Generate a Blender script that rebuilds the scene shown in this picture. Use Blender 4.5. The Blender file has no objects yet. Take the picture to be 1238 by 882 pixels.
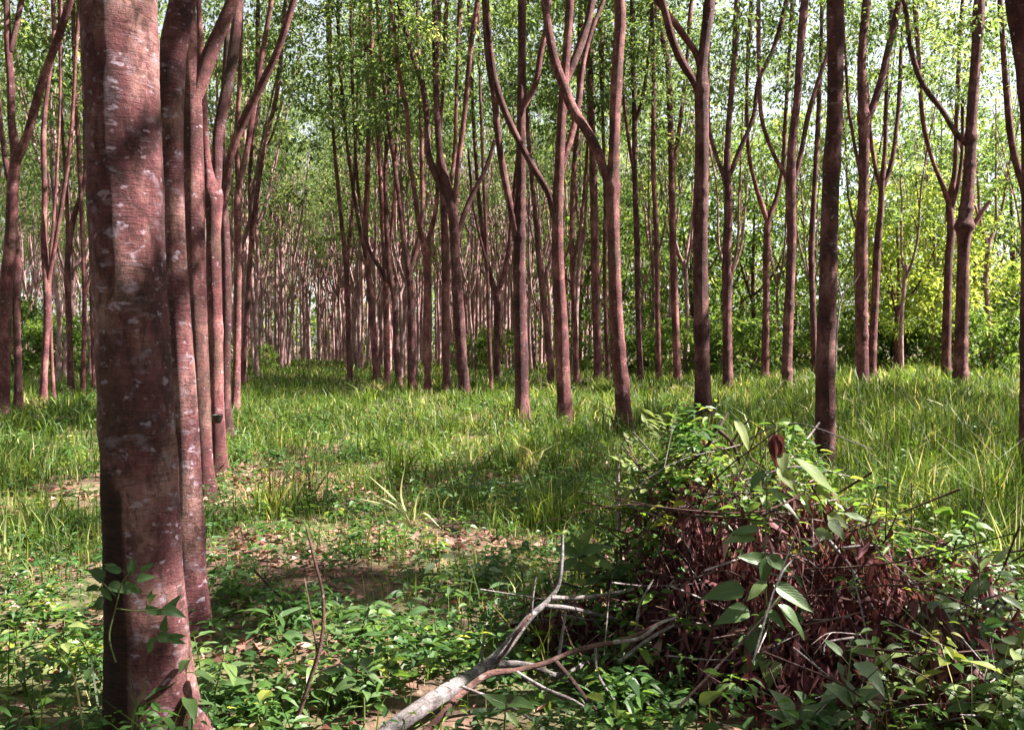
import bpy, math, random
import numpy as np
from mathutils import Vector, Matrix, noise as mnoise

random.seed(11)
RNG = np.random.default_rng(11)
SC = bpy.context.scene
COL = SC.collection

# ------------------------------------------------------------------ camera, sky, sun, exposure
F_PX, CX, CY, CAM_H = 1072.0, 619.0, 441.0, 1.6          # focal length and centre in photo pixels
PITCH = math.atan((441.0 - 412.0) / F_PX)                 # the horizon lies a little above the centre
cam_d = bpy.data.cameras.new("camera")
cam_d.sensor_fit = 'HORIZONTAL'
cam_d.sensor_width = 36.0
cam_d.lens = 36.0 * F_PX / 1238.0
cam_d.clip_start, cam_d.clip_end = 0.05, 2000.0
cam = bpy.data.objects.new("camera", cam_d)
cam.location = (0, 0, CAM_H)
cam.rotation_euler = (math.pi / 2 - PITCH, 0, 0)
COL.objects.link(cam)
SC.camera = cam

SUN_EL, SUN_AZ = math.radians(47), math.radians(90)       # azimuth clockwise from straight ahead (+Y)
to_sun = Vector((math.sin(SUN_AZ) * math.cos(SUN_EL), math.cos(SUN_AZ) * math.cos(SUN_EL), math.sin(SUN_EL)))
sun_d = bpy.data.lights.new("sun", 'SUN')
sun_d.energy, sun_d.angle, sun_d.color = 5.0, math.radians(0.55), (1.0, 0.93, 0.82)
sun = bpy.data.objects.new("sun", sun_d)
sun.rotation_euler = to_sun.to_track_quat('Z', 'Y').to_euler()
sun.location = (10, 0, 40)
COL.objects.link(sun)

world = bpy.data.worlds.new("World")
SC.world = world
world.use_nodes = True
wn = world.node_tree
wn.nodes.clear()
sky = wn.nodes.new('ShaderNodeTexSky')
sky.sky_type = 'NISHITA'
sky.sun_disc = False
sky.sun_elevation, sky.sun_rotation = SUN_EL, SUN_AZ
sky.air_density, sky.dust_density, sky.ozone_density = 1.0, 1.8, 0.6
bg = wn.nodes.new('ShaderNodeBackground')
bg.inputs['Strength'].default_value = 0.05
wo = wn.nodes.new('ShaderNodeOutputWorld')
veil = wn.nodes.new('ShaderNodeHueSaturation')            # a thin white veil of cloud over the whole sky
veil.inputs['Saturation'].default_value = 0.35
veil.inputs['Value'].default_value = 1.0
wn.links.new(sky.outputs[0], veil.inputs['Color'])
wn.links.new(veil.outputs[0], bg.inputs[0])
wn.links.new(bg.outputs[0], wo.inputs[0])

SC.view_settings.view_transform = 'Standard'
SC.view_settings.look = 'None'
SC.view_settings.exposure = 2.55
SC.view_settings.gamma = 1.0
SC.cycles.max_bounces = 8
SC.cycles.diffuse_bounces = 3
SC.cycles.transmission_bounces = 4
SC.cycles.glossy_bounces = 2
SC.cycles.caustics_reflective = False
SC.cycles.caustics_refractive = False
SC.cycles.sample_clamp_indirect = 8.0

CAM_F = Vector((0, math.cos(PITCH), -math.sin(PITCH)))
CAM_U = Vector((0, math.sin(PITCH), math.cos(PITCH)))


def ray(px, py):
    return Vector((1, 0, 0)) * ((px - CX) / F_PX) + CAM_F + CAM_U * ((CY - py) / F_PX)


def P(px, py, y):
    """The world point seen at photo pixel (px, py) at distance y ahead."""
    d = ray(px, py)
    return Vector((0, 0, CAM_H)) + d * (y / d.y)


def gz(x, y):
    """Height of the ground."""
    return (0.05 * np.sin(0.55 * x + 0.35 * y) + 0.035 * np.sin(1.3 * x - 0.6 * y + 1.0)
            + 0.05 * np.sin(0.21 * y + 0.4) + 0.015 * np.sin(3.1 * x + 2.2 * y)) * np.clip(y / 8.0, 0.35, 1.0)


def G(px, py):
    """The ground point seen at photo pixel (px, py)."""
    d = ray(px, py)
    z = 0.0
    for _ in range(8):
        t = (z - CAM_H) / d.z
        p = Vector((0, 0, CAM_H)) + d * t
        z = float(gz(p.x, p.y))
    return p


# ------------------------------------------------------------------ materials
def new_mat(name):
    m = bpy.data.materials.new(name)
    m.use_nodes = True
    nt = m.node_tree
    nt.nodes.clear()
    out = nt.nodes.new('ShaderNodeOutputMaterial')
    return m, nt, out


def N(nt, kind, **kw):
    n = nt.nodes.new(kind)
    for k, v in kw.items():
        if k.startswith('in_'):
            key = k[3:]
            n.inputs[int(key) if key.isdigit() else key].default_value = v
        else:
            setattr(n, k, v)
    return n


def ramp(nt, fac, stops, interp='LINEAR'):
    r = nt.nodes.new('ShaderNodeValToRGB')
    r.color_ramp.interpolation = interp
    el = r.color_ramp.elements
    while len(el) < len(stops):
        el.new(0.5)
    for e, (p, c) in zip(el, stops):
        e.position = p
        e.color = (*c, 1.0) if len(c) == 3 else c
    nt.links.new(fac, r.inputs[0])
    return r.outputs[0]


def mixc(nt, fac, a, b, mode='MIX'):
    n = nt.nodes.new('ShaderNodeMix')
    n.data_type = 'RGBA'
    n.blend_type = mode
    for sock, v in ((n.inputs[0], fac), (n.inputs[6], a), (n.inputs[7], b)):
        if isinstance(v, bpy.types.NodeSocket):
            nt.links.new(v, sock)
        elif isinstance(v, (int, float)):
            sock.default_value = v
        else:
            sock.default_value = (*v, 1.0)
    return n.outputs[2]


def noise(nt, vec, scale, detail=4.0, rough=0.55, dist=0.0):
    n = N(nt, 'ShaderNodeTexNoise')
    n.inputs['Scale'].default_value = scale
    n.inputs['Detail'].default_value = detail
    n.inputs['Roughness'].default_value = rough
    n.inputs['Distortion'].default_value = dist
    if vec is not None:
        nt.links.new(vec, n.inputs['Vector'])
    return n.outputs[0]


def bark_mat(name, dark, mid, pale, lichen, lichen_amt, panel=False, lsc=1.0):
    m, nt, out = new_mat(name)
    tc = N(nt, 'ShaderNodeTexCoord')
    oi = N(nt, 'ShaderNodeObjectInfo')
    off = N(nt, 'ShaderNodeVectorMath', operation='SCALE')
    off.inputs[0].default_value = (13.0, 7.0, 31.0)
    nt.links.new(oi.outputs['Random'], off.inputs['Scale'])
    addv = N(nt, 'ShaderNodeVectorMath', operation='ADD')
    nt.links.new(tc.outputs['Object'], addv.inputs[0])
    nt.links.new(off.outputs[0], addv.inputs[1])
    v = addv.outputs[0]
    mp = N(nt, 'ShaderNodeMapping')
    mp.inputs['Scale'].default_value = (6.0, 6.0, 38.0)
    nt.links.new(v, mp.inputs[0])
    lines = noise(nt, mp.outputs[0], 1.0, 7.0, 0.75, 1.1)         # fine rings round the trunk
    mp2 = N(nt, 'ShaderNodeMapping')
    mp2.inputs['Scale'].default_value = (4.0, 4.0, 2.2)
    nt.links.new(v, mp2.inputs[0])
    blotch = noise(nt, mp2.outputs[0], 1.0, 5.0, 0.6, 0.3)
    fine = noise(nt, v, 70.0, 5.0, 0.75)
    c = ramp(nt, blotch, [(0.36, dark), (0.5, mid), (0.66, pale)])
    band = ramp(nt, noise(nt, v, 2.6, 4.0, 0.6), [(0.40, (0.15, 0.15, 0.15)), (0.62, (0.75, 0.75, 0.75))])
    c = mixc(nt, ramp(nt, lines, [(0.36, (0, 0, 0)), (0.58, (1, 1, 1))]), mixc(nt, band, c, (0.03, 0.012, 0.012)), c)
    damp = noise(nt, v, 1.3, 3.0, 0.5)
    c = mixc(nt, ramp(nt, damp, [(0.55, (0, 0, 0)), (0.72, (0.45, 0.45, 0.45))]), c, (0.10, 0.10, 0.06))
    mpv = N(nt, 'ShaderNodeMapping')
    mpv.inputs['Scale'].default_value = (22.0, 22.0, 9.0)
    nt.links.new(v, mpv.inputs[0])
    specks = noise(nt, mpv.outputs[0], 1.0, 6.0, 0.75, 0.6)
    c = mixc(nt, ramp(nt, specks, [(0.40, (0, 0, 0)), (0.52, (1, 1, 1))]), mixc(nt, 0.6, c, (0.025, 0.012, 0.012)), c)
    c = mixc(nt, ramp(nt, fine, [(0.3, (0, 0, 0)), (0.7, (1, 1, 1))]), mixc(nt, 0.35, c, (0.05, 0.025, 0.025)), c)
    mp3 = N(nt, 'ShaderNodeMapping')
    mp3.inputs['Scale'].default_value = (9.0 * lsc, 9.0 * lsc, 13.0 * lsc)
    nt.links.new(v, mp3.inputs[0])
    li = noise(nt, mp3.outputs[0], 1.0, 3.5, 0.62, 0.15)
    c = mixc(nt, ramp(nt, li, [(lichen_amt, (0, 0, 0)), (lichen_amt + 0.12, (0.36, 0.36, 0.36))]), c, lichen)
    mp4 = N(nt, 'ShaderNodeMapping')
    mp4.inputs['Scale'].default_value = (16.0 * lsc, 16.0 * lsc, 24.0 * lsc)
    nt.links.new(v, mp4.inputs[0])
    li2 = noise(nt, mp4.outputs[0], 1.0, 2.5, 0.5, 0.2)
    c = mixc(nt, ramp(nt, li2, [(lichen_amt + 0.05, (0, 0, 0)), (lichen_amt + 0.12, (0.55, 0.55, 0.55))]), c,
             tuple(min(1, x * 1.25) for x in lichen))
    vv = mixc(nt, oi.outputs['Random'], (0.62, 0.62, 0.64), (1.3, 1.2, 1.2))
    c = mixc(nt, 1.0, c, vv, 'MULTIPLY')
    if panel:
        at = N(nt, 'ShaderNodeAttribute', attribute_name='panel')
        shaded_wound = mixc(nt, ramp(nt, lines, [(0.4, (0, 0, 0)), (0.6, (1, 1, 1))]), (0.016, 0.006, 0.006), (0.045, 0.017, 0.014))  # tapped bark, darkened further to paint in the trunk's shaded side
        c = mixc(nt, at.outputs['Fac'], c, shaded_wound)
    b = N(nt, 'ShaderNodeBsdfPrincipled')
    nt.links.new(c, b.inputs['Base Color'])
    b.inputs['Roughness'].default_value = 0.85
    b.inputs['Specular IOR Level'].default_value = 0.25
    hsum = N(nt, 'ShaderNodeMath', operation='MULTIPLY_ADD')
    nt.links.new(lines, hsum.inputs[0])
    hsum.inputs[1].default_value = 1.3
    nt.links.new(fine, hsum.inputs[2])
    bp = N(nt, 'ShaderNodeBump')
    bp.inputs['Strength'].default_value = 0.9
    bp.inputs['Distance'].default_value = 0.02
    nt.links.new(hsum.outputs[0], bp.inputs['Height'])
    nt.links.new(bp.outputs[0], b.inputs['Normal'])
    nt.links.new(b.outputs[0], out.inputs[0])
    return m


def leaf_mat(name, stops, trans_gain=1.6, trans=0.45, rough=0.5, veins=False, spec=0.35, by_object=False):
    """Leaf: colour by the mesh's 'tint' attribute (or by the object), part of the light passes through."""
    m, nt, out = new_mat(name)
    oi = N(nt, 'ShaderNodeObjectInfo')
    if by_object:
        fac = oi.outputs['Random']
    else:
        at = N(nt, 'ShaderNodeAttribute', attribute_name='tint')
        md = N(nt, 'ShaderNodeMath', operation='MULTIPLY_ADD')
        nt.links.new(oi.outputs['Random'], md.inputs[0])
        md.inputs[1].default_value = 0.2
        nt.links.new(at.outputs['Fac'], md.inputs[2])
        sb = N(nt, 'ShaderNodeMath', operation='SUBTRACT')
        nt.links.new(md.outputs[0], sb.inputs[0])
        sb.inputs[1].default_value = 0.1
        fac = sb.outputs[0]
    c = ramp(nt, fac, stops)
    bp = None
    if veins:
        uv = N(nt, 'ShaderNodeUVMap')
        sp = N(nt, 'ShaderNodeSeparateXYZ')
        nt.links.new(uv.outputs[0], sp.inputs[0])
        ab = N(nt, 'ShaderNodeMath', operation='ABSOLUTE')
        nt.links.new(sp.outputs[0], ab.inputs[0])
        s1 = N(nt, 'ShaderNodeMath', operation='MULTIPLY_ADD')
        nt.links.new(ab.outputs[0], s1.inputs[0])
        s1.inputs[1].default_value = -0.35
        nt.links.new(sp.outputs[1], s1.inputs[2])
        s2 = N(nt, 'ShaderNodeMath', operation='MULTIPLY')
        nt.links.new(s1.outputs[0], s2.inputs[0])
        s2.inputs[1].default_value = 56.0
        s3 = N(nt, 'ShaderNodeMath', operation='SINE')
        nt.links.new(s2.outputs[0], s3.inputs[0])
        vein = ramp(nt, s3.outputs[0], [(0.80, (0, 0, 0)), (1.0, (1, 1, 1))])
        mid = ramp(nt, ab.outputs[0], [(0.02, (1, 1, 1)), (0.07, (0, 0, 0))])
        allv = mixc(nt, 1.0, vein, mid, 'ADD')
        tc = N(nt, 'ShaderNodeTexCoord')
        sp2 = noise(nt, tc.outputs['Object'], 30.0, 3.0, 0.6)
        c = mixc(nt, ramp(nt, sp2, [(0.35, (0.7, 0.7, 0.7)), (0.7, (0, 0, 0))]), c, mixc(nt, 0.4, c, (0.10, 0.10, 0.03)))
        c2 = mixc(nt, allv, c, mixc(nt, 0.25, c, (0.25, 0.32, 0.14)))
        c = c2
        bp = N(nt, 'ShaderNodeBump')
        bp.inputs['Strength'].default_value = 0.5
        bp.inputs['Distance'].default_value = 0.004
        bp.invert = True
        nt.links.new(allv, bp.inputs['Height'])
    tr_c = mixc(nt, 1.0, c, (trans_gain * 1.12, trans_gain * 1.06, trans_gain * 0.7), 'MULTIPLY')
    b = N(nt, 'ShaderNodeBsdfPrincipled')
    nt.links.new(c, b.inputs['Base Color'])
    b.inputs['Roughness'].default_value = rough
    b.inputs['Specular IOR Level'].default_value = spec
    if bp:
        nt.links.new(bp.outputs[0], b.inputs['Normal'])
    t = N(nt, 'ShaderNodeBsdfTranslucent')
    nt.links.new(tr_c, t.inputs[0])
    mx = N(nt, 'ShaderNodeMixShader')
    mx.inputs[0].default_value = trans
    nt.links.new(b.outputs[0], mx.inputs[1])
    nt.links.new(t.outputs[0], mx.inputs[2])
    nt.links.new(mx.outputs[0], out.inputs[0])
    return m


M = {}
LIL = (0.40, 0.34, 0.40)
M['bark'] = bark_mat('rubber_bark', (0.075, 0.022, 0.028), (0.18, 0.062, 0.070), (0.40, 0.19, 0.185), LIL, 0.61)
M['bark_far_lit'] = bark_mat('rubber_bark_far_lit', (0.27, 0.13, 0.135), (0.45, 0.275, 0.28), (0.64, 0.48, 0.475), LIL, 0.61)  # paler copy of the bark, sun and haze on far trunks put into colour
M['bark_big'] = bark_mat('rubber_bark_lichened', (0.07, 0.020, 0.030), (0.24, 0.085, 0.095), (0.58, 0.33, 0.30), (0.44, 0.37, 0.46), 0.565, panel=True, lsc=1.3)
M['twig_pale'] = bark_mat('bleached_wood', (0.27, 0.235, 0.24), (0.42, 0.375, 0.39), (0.52, 0.48, 0.50), (0.56, 0.52, 0.54), 0.56)
M['twig_brown'] = bark_mat('dead_twig_bark', (0.07, 0.032, 0.029), (0.13, 0.066, 0.06), (0.23, 0.14, 0.125), (0.33, 0.27, 0.26), 0.60)
M['stem'] = leaf_mat('green_stem', [(0.0, (0.07, 0.09, 0.03)), (1.0, (0.12, 0.15, 0.04))], 1.0, 0.1)
GREEN = [(0.0, (0.026, 0.046, 0.020)), (0.45, (0.062, 0.098, 0.034)), (0.8, (0.115, 0.155, 0.055)), (1.0, (0.19, 0.21, 0.09))]
M['leaf_crown'] = leaf_mat('rubber_leaf', GREEN, 2.5, 0.55)
M['leaf_weed'] = leaf_mat('weed_leaf', [(0.0, (0.025, 0.065, 0.02)), (0.5, (0.055, 0.12, 0.025)), (0.85, (0.12, 0.20, 0.035)), (1.0, (0.24, 0.26, 0.05))], 1.7, 0.4, 0.45)
M['leaf_forest'] = leaf_mat('forest_leaf', [(0.0, (0.03, 0.06, 0.018)), (0.4, (0.075, 0.13, 0.026)), (0.75, (0.14, 0.20, 0.045)), (1.0, (0.26, 0.28, 0.08))], 2.0, 0.5)
M['leaf_sunlit'] = leaf_mat('sunlit_forest_leaf', [(0.0, (0.09, 0.13, 0.03)), (0.5, (0.19, 0.25, 0.05)), (1.0, (0.33, 0.35, 0.10))], 2.3, 0.5)  # brighter copy of the forest leaf with sunlight painted into the green
M['leaf_big'] = leaf_mat('broad_leaf', [(0.0, (0.035, 0.085, 0.025)), (0.6, (0.075, 0.15, 0.05)), (1.0, (0.14, 0.20, 0.05))], 1.5, 0.35, 0.42, True, 0.45, True)
M['leaf_grey'] = leaf_mat('grey_green_leaf', [(0.0, (0.09, 0.15, 0.09)), (1.0, (0.19, 0.26, 0.15))], 1.4, 0.35, 0.4, True, 0.5, True)
M['leaf_pale'] = leaf_mat('pale_leaf', [(0.0, (0.12, 0.175, 0.05)), (1.0, (0.23, 0.28, 0.10))], 1.4, 0.4, 0.5, True, 0.35, True)
M['leaf_deep'] = leaf_mat('deep_green_leaf', [(0.0, (0.02, 0.075, 0.022)), (1.0, (0.05, 0.125, 0.04))], 1.6, 0.35, 0.42, True, 0.4, True)
M['leaf_dead'] = leaf_mat('dead_leaf', [(0.0, (0.032, 0.009, 0.014)), (0.45, (0.10, 0.030, 0.040)), (0.8, (0.25, 0.095, 0.11)), (1.0, (0.46, 0.29, 0.29))], 1.2, 0.2, 0.7)
M['litter'] = leaf_mat('fallen_leaf', [(0.0, (0.10, 0.042, 0.034)), (0.5, (0.26, 0.125, 0.10)), (0.85, (0.44, 0.26, 0.22)), (1.0, (0.58, 0.44, 0.38))], 1.0, 0.1, 0.7)
M['grass'] = leaf_mat('grass_blade', [(0.0, (0.024, 0.048, 0.009)), (0.5, (0.066, 0.115, 0.016)), (0.8, (0.14, 0.195, 0.028)), (0.92, (0.25, 0.25, 0.08)), (1.0, (0.40, 0.33, 0.17))], 1.7, 0.4, 0.5)
M['stalk'] = leaf_mat('pale_grass_stalk', [(0.0, (0.30, 0.34, 0.14)), (1.0, (0.42, 0.40, 0.2))], 1.2, 0.3)


def simple_mat(name, col, rough=0.6):
    m, nt, out = new_mat(name)
    tc = N(nt, 'ShaderNodeTexCoord')
    n = noise(nt, tc.outputs['Object'], 40.0, 4.0, 0.6)
    c = ramp(nt, n, [(0.3, tuple(x * 0.6 for x in col)), (0.7, tuple(min(1, x * 1.3) for x in col))])
    b = N(nt, 'ShaderNodeBsdfPrincipled')
    b.inputs['Roughness'].default_value = rough
    nt.links.new(c, b.inputs['Base Color'])
    nt.links.new(b.outputs[0], out.inputs[0])
    return m


M['cup'] = simple_mat('black_cup', (0.012, 0.011, 0.012), 0.5)
M['wire'] = simple_mat('rusty_wire', (0.08, 0.05, 0.04), 0.6)


def ground_mat():
    m, nt, out = new_mat('forest_floor')
    tc = N(nt, 'ShaderNodeTexCoord')
    v = tc.outputs['Object']
    big = noise(nt, v, 0.8, 5.0, 0.6)
    mid = noise(nt, v, 9.0, 5.0, 0.65, 0.4)
    vo = N(nt, 'ShaderNodeTexVoronoi')
    vo.inputs['Scale'].default_value = 16.0
    nt.links.new(v, vo.inputs['Vector'])
    lit = ramp(nt, vo.outputs['Color'], [(0.0, (0.06, 0.027, 0.022)), (0.5, (0.13, 0.064, 0.05)), (1.0, (0.24, 0.13, 0.105))])
    soil = ramp(nt, mid, [(0.3, (0.035, 0.02, 0.015)), (0.7, (0.10, 0.055, 0.042))])
    c = mixc(nt, ramp(nt, mid, [(0.42, (0, 0, 0)), (0.58, (1, 1, 1))]), soil, lit)
    moss = ramp(nt, noise(nt, v, 25.0, 3.0, 0.6), [(0.3, (0.03, 0.05, 0.012)), (0.7, (0.08, 0.12, 0.025))])
    c = mixc(nt, ramp(nt, big, [(0.42, (0, 0, 0)), (0.6, (0.8, 0.8, 0.8))]), c, moss)
    b = N(nt, 'ShaderNodeBsdfPrincipled')
    b.inputs['Roughness'].default_value = 0.95
    nt.links.new(c, b.inputs['Base Color'])
    bp = N(nt, 'ShaderNodeBump')
    bp.inputs['Strength'].default_value = 0.8
    bp.inputs['Distance'].default_value = 0.03
    nt.links.new(mid, bp.inputs['Height'])
    nt.links.new(bp.outputs[0], b.inputs['Normal'])
    nt.links.new(b.outputs[0], out.inputs[0])
    return m


M['ground'] = ground_mat()
M['heap_shade'] = simple_mat('shaded_heap_litter', (0.035, 0.016, 0.014), 0.95)  # dark litter filler, near black to stand for the heap's shaded voids


# ------------------------------------------------------------------ mesh helpers
def mesh_np(name, V, tris=None, quads=None, mat=None, tint=None, uv=None, smooth=True, attrs=None):
    me = bpy.data.meshes.new(name)
    V = np.asarray(V, np.float32).reshape(-1, 3)
    parts, starts, n = [], [], 0
    for f, k in ((quads, 4), (tris, 3)):
        if f is None or len(f) == 0:
            continue
        f = np.asarray(f, np.int32).reshape(-1, k)
        parts.append(f.ravel())
        starts.append(n + np.arange(len(f), dtype=np.int32) * k)
        n += f.size
    loops, st = np.concatenate(parts), np.concatenate(starts)
    me.vertices.add(len(V))
    me.vertices.foreach_set('co', V.ravel())
    me.loops.add(len(loops))
    me.loops.foreach_set('vertex_index', loops)
    me.polygons.add(len(st))
    me.polygons.foreach_set('loop_start', st)
    me.update(calc_edges=True)
    me.polygons.foreach_set('use_smooth', np.full(len(st), smooth))
    if tint is not None:
        attrs = dict(attrs or {}, tint=tint)
    for k, a in (attrs or {}).items():
        at = me.attributes.new(k, 'FLOAT', 'POINT')
        at.data.foreach_set('value', np.asarray(a, np.float32))
    if uv is not None:
        u = me.uv_layers.new(name='UVMap')
        u.data.foreach_set('uv', np.asarray(uv, np.float32)[loops].ravel())
    if mat is not None:
        me.materials.append(mat)
    me.update()
    return me


def link(name, me, parent=None, loc=None):
    o = bpy.data.objects.new(name, me)
    COL.objects.link(o)
    if parent is not None:
        o.parent = parent
    if loc is not None:
        o.location = loc
    return o


def tag(o, label, cat, group=None, kind=None):
    if label: o['label'] = label
    if cat: o['category'] = cat
    if group: o['group'] = group
    if kind: o['kind'] = kind
    return o


def thing(name, label, cat, loc=(0, 0, 0), group=None):
    o = link(name, None, None, loc)
    o.empty_display_size = 0.2
    return tag(o, label, cat, group)


def stuff(name, me, label, cat):
    return tag(link(name, me), label, cat, None, 'stuff')


def spline(pts, n):
    """Catmull-Rom through pts (rows of any width), n samples."""
    p = np.asarray(pts, float)
    if len(p) == 2:
        t = np.linspace(0, 1, n)[:, None]
        return p[0] * (1 - t) + p[1] * t
    seg = np.r_[0, np.cumsum(np.maximum(np.linalg.norm(np.diff(p[:, :3], axis=0), axis=1), 1e-4))]
    h = np.diff(seg)[:, None]
    dl = np.diff(p, axis=0) / h
    m = np.empty_like(p)
    m[0], m[-1] = dl[0], dl[-1]
    m[1:-1] = (dl[:-1] * h[1:] + dl[1:] * h[:-1]) / (h[:-1] + h[1:])
    s = np.linspace(0, seg[-1], n)
    i = np.clip(np.searchsorted(seg, s, 'right') - 1, 0, len(p) - 2)
    t = ((s - seg[i]) / (seg[i + 1] - seg[i]))[:, None]
    hh = h[i]
    return ((1 + 2 * t) * (1 - t) ** 2 * p[i] + t * (1 - t) ** 2 * hh * m[i]
            + t * t * (3 - 2 * t) * p[i + 1] + t * t * (t - 1) * hh * m[i + 1])


def tube(pts, rad, sides=10, rough=0.04, rng=RNG):
    """Tube along pts with radius per point; returns V, quads."""
    p = np.asarray(pts, float)
    n = len(p)
    rad = np.maximum(np.asarray(rad, float), 1e-4)
    T = np.gradient(p, axis=0)
    T /= np.linalg.norm(T, axis=1)[:, None] + 1e-9
    ref = np.array([1.0, 0, 0]) if abs(T[0][0]) < 0.8 else np.array([0, 0, 1.0])
    V = np.zeros((n, sides, 3))
    th = np.arange(sides) / sides * 2 * np.pi
    ph = rng.uniform(0, 6.28, 6)
    u = ref
    s = np.r_[0, np.cumsum(np.linalg.norm(np.diff(p, axis=0), axis=1))]
    for i in range(n):
        u = u - T[i] * np.dot(u, T[i])
        u /= np.linalg.norm(u) + 1e-9
        w = np.cross(T[i], u)
        k = s[i] / (rad[0] * 6 + 1e-6)
        r = rad[i] * (1 + rough * (np.sin(2 * th + ph[0] + k) + np.sin(3 * th + ph[1] - 1.7 * k) * 0.7
                                   + 0.8 * np.sin(2.3 * k + ph[2]) + 0.5 * np.sin(5 * th + ph[3] + 2.9 * k)))
        V[i] = p[i] + np.cos(th)[:, None] * u * r[:, None] + np.sin(th)[:, None] * w * r[:, None]
    idx = np.arange(n * sides).reshape(n, sides)
    nx = np.roll(idx, -1, axis=1)
    q = np.stack([idx[:-1], nx[:-1], nx[1:], idx[1:]], -1).reshape(-1, 4)
    return V.reshape(-1, 3), q


class MB:
    def __init__(s):
        s.V, s.Q, s.n = [], [], 0

    def add(s, V, Q):
        s.V.append(V)
        s.Q.append(Q + s.n)
        s.n += len(V)

    def tube(s, pts, r0, r1, n=8, sides=6, rough=0.05, power=1.0):
        c = spline(pts, n)
        t = np.linspace(0, 1, n) ** power
        s.add(*tube(c, r0 + (r1 - r0) * t, sides, rough))

    def mesh(s, name, mat, tint=None):
        V = np.concatenate(s.V)
        return mesh_np(name, V, quads=np.concatenate(s.Q), mat=mat, tint=None if tint is None else np.full(len(V), tint))


def unit(a):
    return a / (np.linalg.norm(a, axis=-1, keepdims=True) + 1e-9)


def leaves(C, D, L, W, fold=0.25, roll=0.6, droop=0.2, fine=False, rng=RNG):
    """Vectorised leaves: C bases, D directions, L lengths, W widths. Returns V, tris, count of verts per leaf."""
    n = len(C)
    D = unit(D)
    up = np.array([0, 0, 1.0]) + rng.normal(0, roll, (n, 3))
    S = unit(np.cross(D, up))
    Nn = unit(np.cross(S, D))
    L, W = np.asarray(L)[:, None], np.asarray(W)[:, None]
    g = np.array([0, 0, -1.0]) * L * droop
    if not fine:
        v = np.stack([C, C + D * L * 0.45 + S * W * 0.5 + Nn * W * fold + g * 0.2, C + D * L + g,
                      C + D * L * 0.45 - S * W * 0.5 + Nn * W * fold + g * 0.2], 1)
        t = np.array([[0, 1, 2], [0, 2, 3]])
        k = 4
    else:
        v = np.stack([C, C + D * L * 0.25 + S * W * 0.42 + Nn * W * fold + g * 0.06, C + D * L * 0.25 - S * W * 0.42 + Nn * W * fold + g * 0.06,
                      C + D * L * 0.45 + g * 0.2,
                      C + D * L * 0.62 + S * W * 0.40 + Nn * W * fold + g * 0.38, C + D * L * 0.62 - S * W * 0.40 + Nn * W * fold + g * 0.38,
                      C + D * L + g], 1)
        t = np.array([[0, 1, 3], [0, 3, 2], [1, 4, 3], [3, 5, 2], [4, 6, 3], [3, 6, 5]])
        k = 7
    tri = (t[None] + (np.arange(n) * k)[:, None, None]).reshape(-1, 3)
    return v.reshape(-1, 3), tri, k


# ------------------------------------------------------------------ ground
def build_ground():
    gx = np.sinh(np.linspace(-4.2, 4.2, 181)) * 12.0
    gy = np.sinh(np.linspace(-3.2, 4.4, 181)) * 10.0 + 8
    X, Y = np.meshgrid(gx, gy, indexing='ij')
    fade = np.clip(1 - (np.hypot(X, Y) - 60) / 60, 0, 1)
    Z = gz(X, Y) * fade + RNG.normal(0, 0.006, X.shape)
    V = np.stack([X, Y, Z], -1).reshape(-1, 3)
    idx = np.arange(len(V)).reshape(X.shape)
    q = np.stack([idx[:-1, :-1], idx[1:, :-1], idx[1:, 1:], idx[:-1, 1:]], -1).reshape(-1, 4)
    o = link('ground', mesh_np('ground', V, quads=q, mat=M['ground']))
    o['kind'] = 'structure'
    o['label'] = 'plantation floor of leaf litter and soil under grass and weeds'


build_ground()

BARE = [(G(330, 592), 1.3, 0.9, 1.0), (G(460, 650), 0.8, 0.45, 1.0), (G(590, 662), 0.55, 0.28, 1.0), (G(320, 660), 0.5, 0.5, 0.8),
        (G(330, 800), 0.35, 0.35, 0.8), (G(60, 760), 0.4, 0.35, 0.8), (G(90, 600), 0.6, 0.6, 0.8), (G(400, 705), 0.45, 0.35, 0.7),
        (G(300, 575), 0.9, 1.2, 0.8), (G(40, 530), 1.0, 1.2, 0.6), (G(520, 580), 0.7, 0.5, 0.4)]


def bare(x, y):
    b = np.zeros_like(x)
    for c, rx, ry, a in BARE:
        b = np.maximum(b, a * np.exp(-(((x - c.x) / rx) ** 2 + ((y - c.y) / ry) ** 2)))
    n = 0.5 + 0.5 * np.sin(2.1 * x + 1.3 * np.sin(1.7 * y)) * np.sin(1.9 * y + 1.1 * np.sin(2.3 * x))
    return np.clip(b * (0.75 + 0.5 * n), 0, 1)


def clumpy(x, y, s=1.0, k=0.0):
    x, y = x * s, y * s
    return 0.5 + 0.25 * (np.sin(1.9 * x + 2.1 * np.sin(1.1 * y + k)) + np.sin(2.3 * y + 1.7 * np.sin(1.5 * x - k)))


def scatter(d0, d1, rho, margin=1.5, slope=0.60):
    a = (slope * (d0 + d1) + 2 * margin) * (d1 - d0)
    n = int(a * rho)
    y = RNG.uniform(d0, d1, n)
    w0, w1 = slope * d0 + margin, slope * d1 + margin
    y = d0 + (d1 - d0) * np.sqrt(RNG.uniform((w0 / w1) ** 2, 1, n)) if w1 <= 0 else y
    hw = slope * y + margin
    keep = RNG.uniform(0, 1, n) < hw / (slope * d1 + margin)
    y, hw = y[keep], hw[keep]
    return RNG.uniform(-1, 1, len(y)) * hw, y


HEAP_C = (1.20, 4.30)
LOBES = [(1.22, 4.48, 0.82, 0.85, 1.02), (0.62, 4.62, 0.58, 0.45, 0.52), (1.98, 4.35, 0.56, 0.70, 0.64), (1.32, 3.88, 0.60, 0.44, 0.50), (1.65, 3.95, 0.5, 0.5, 0.55)]


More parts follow.
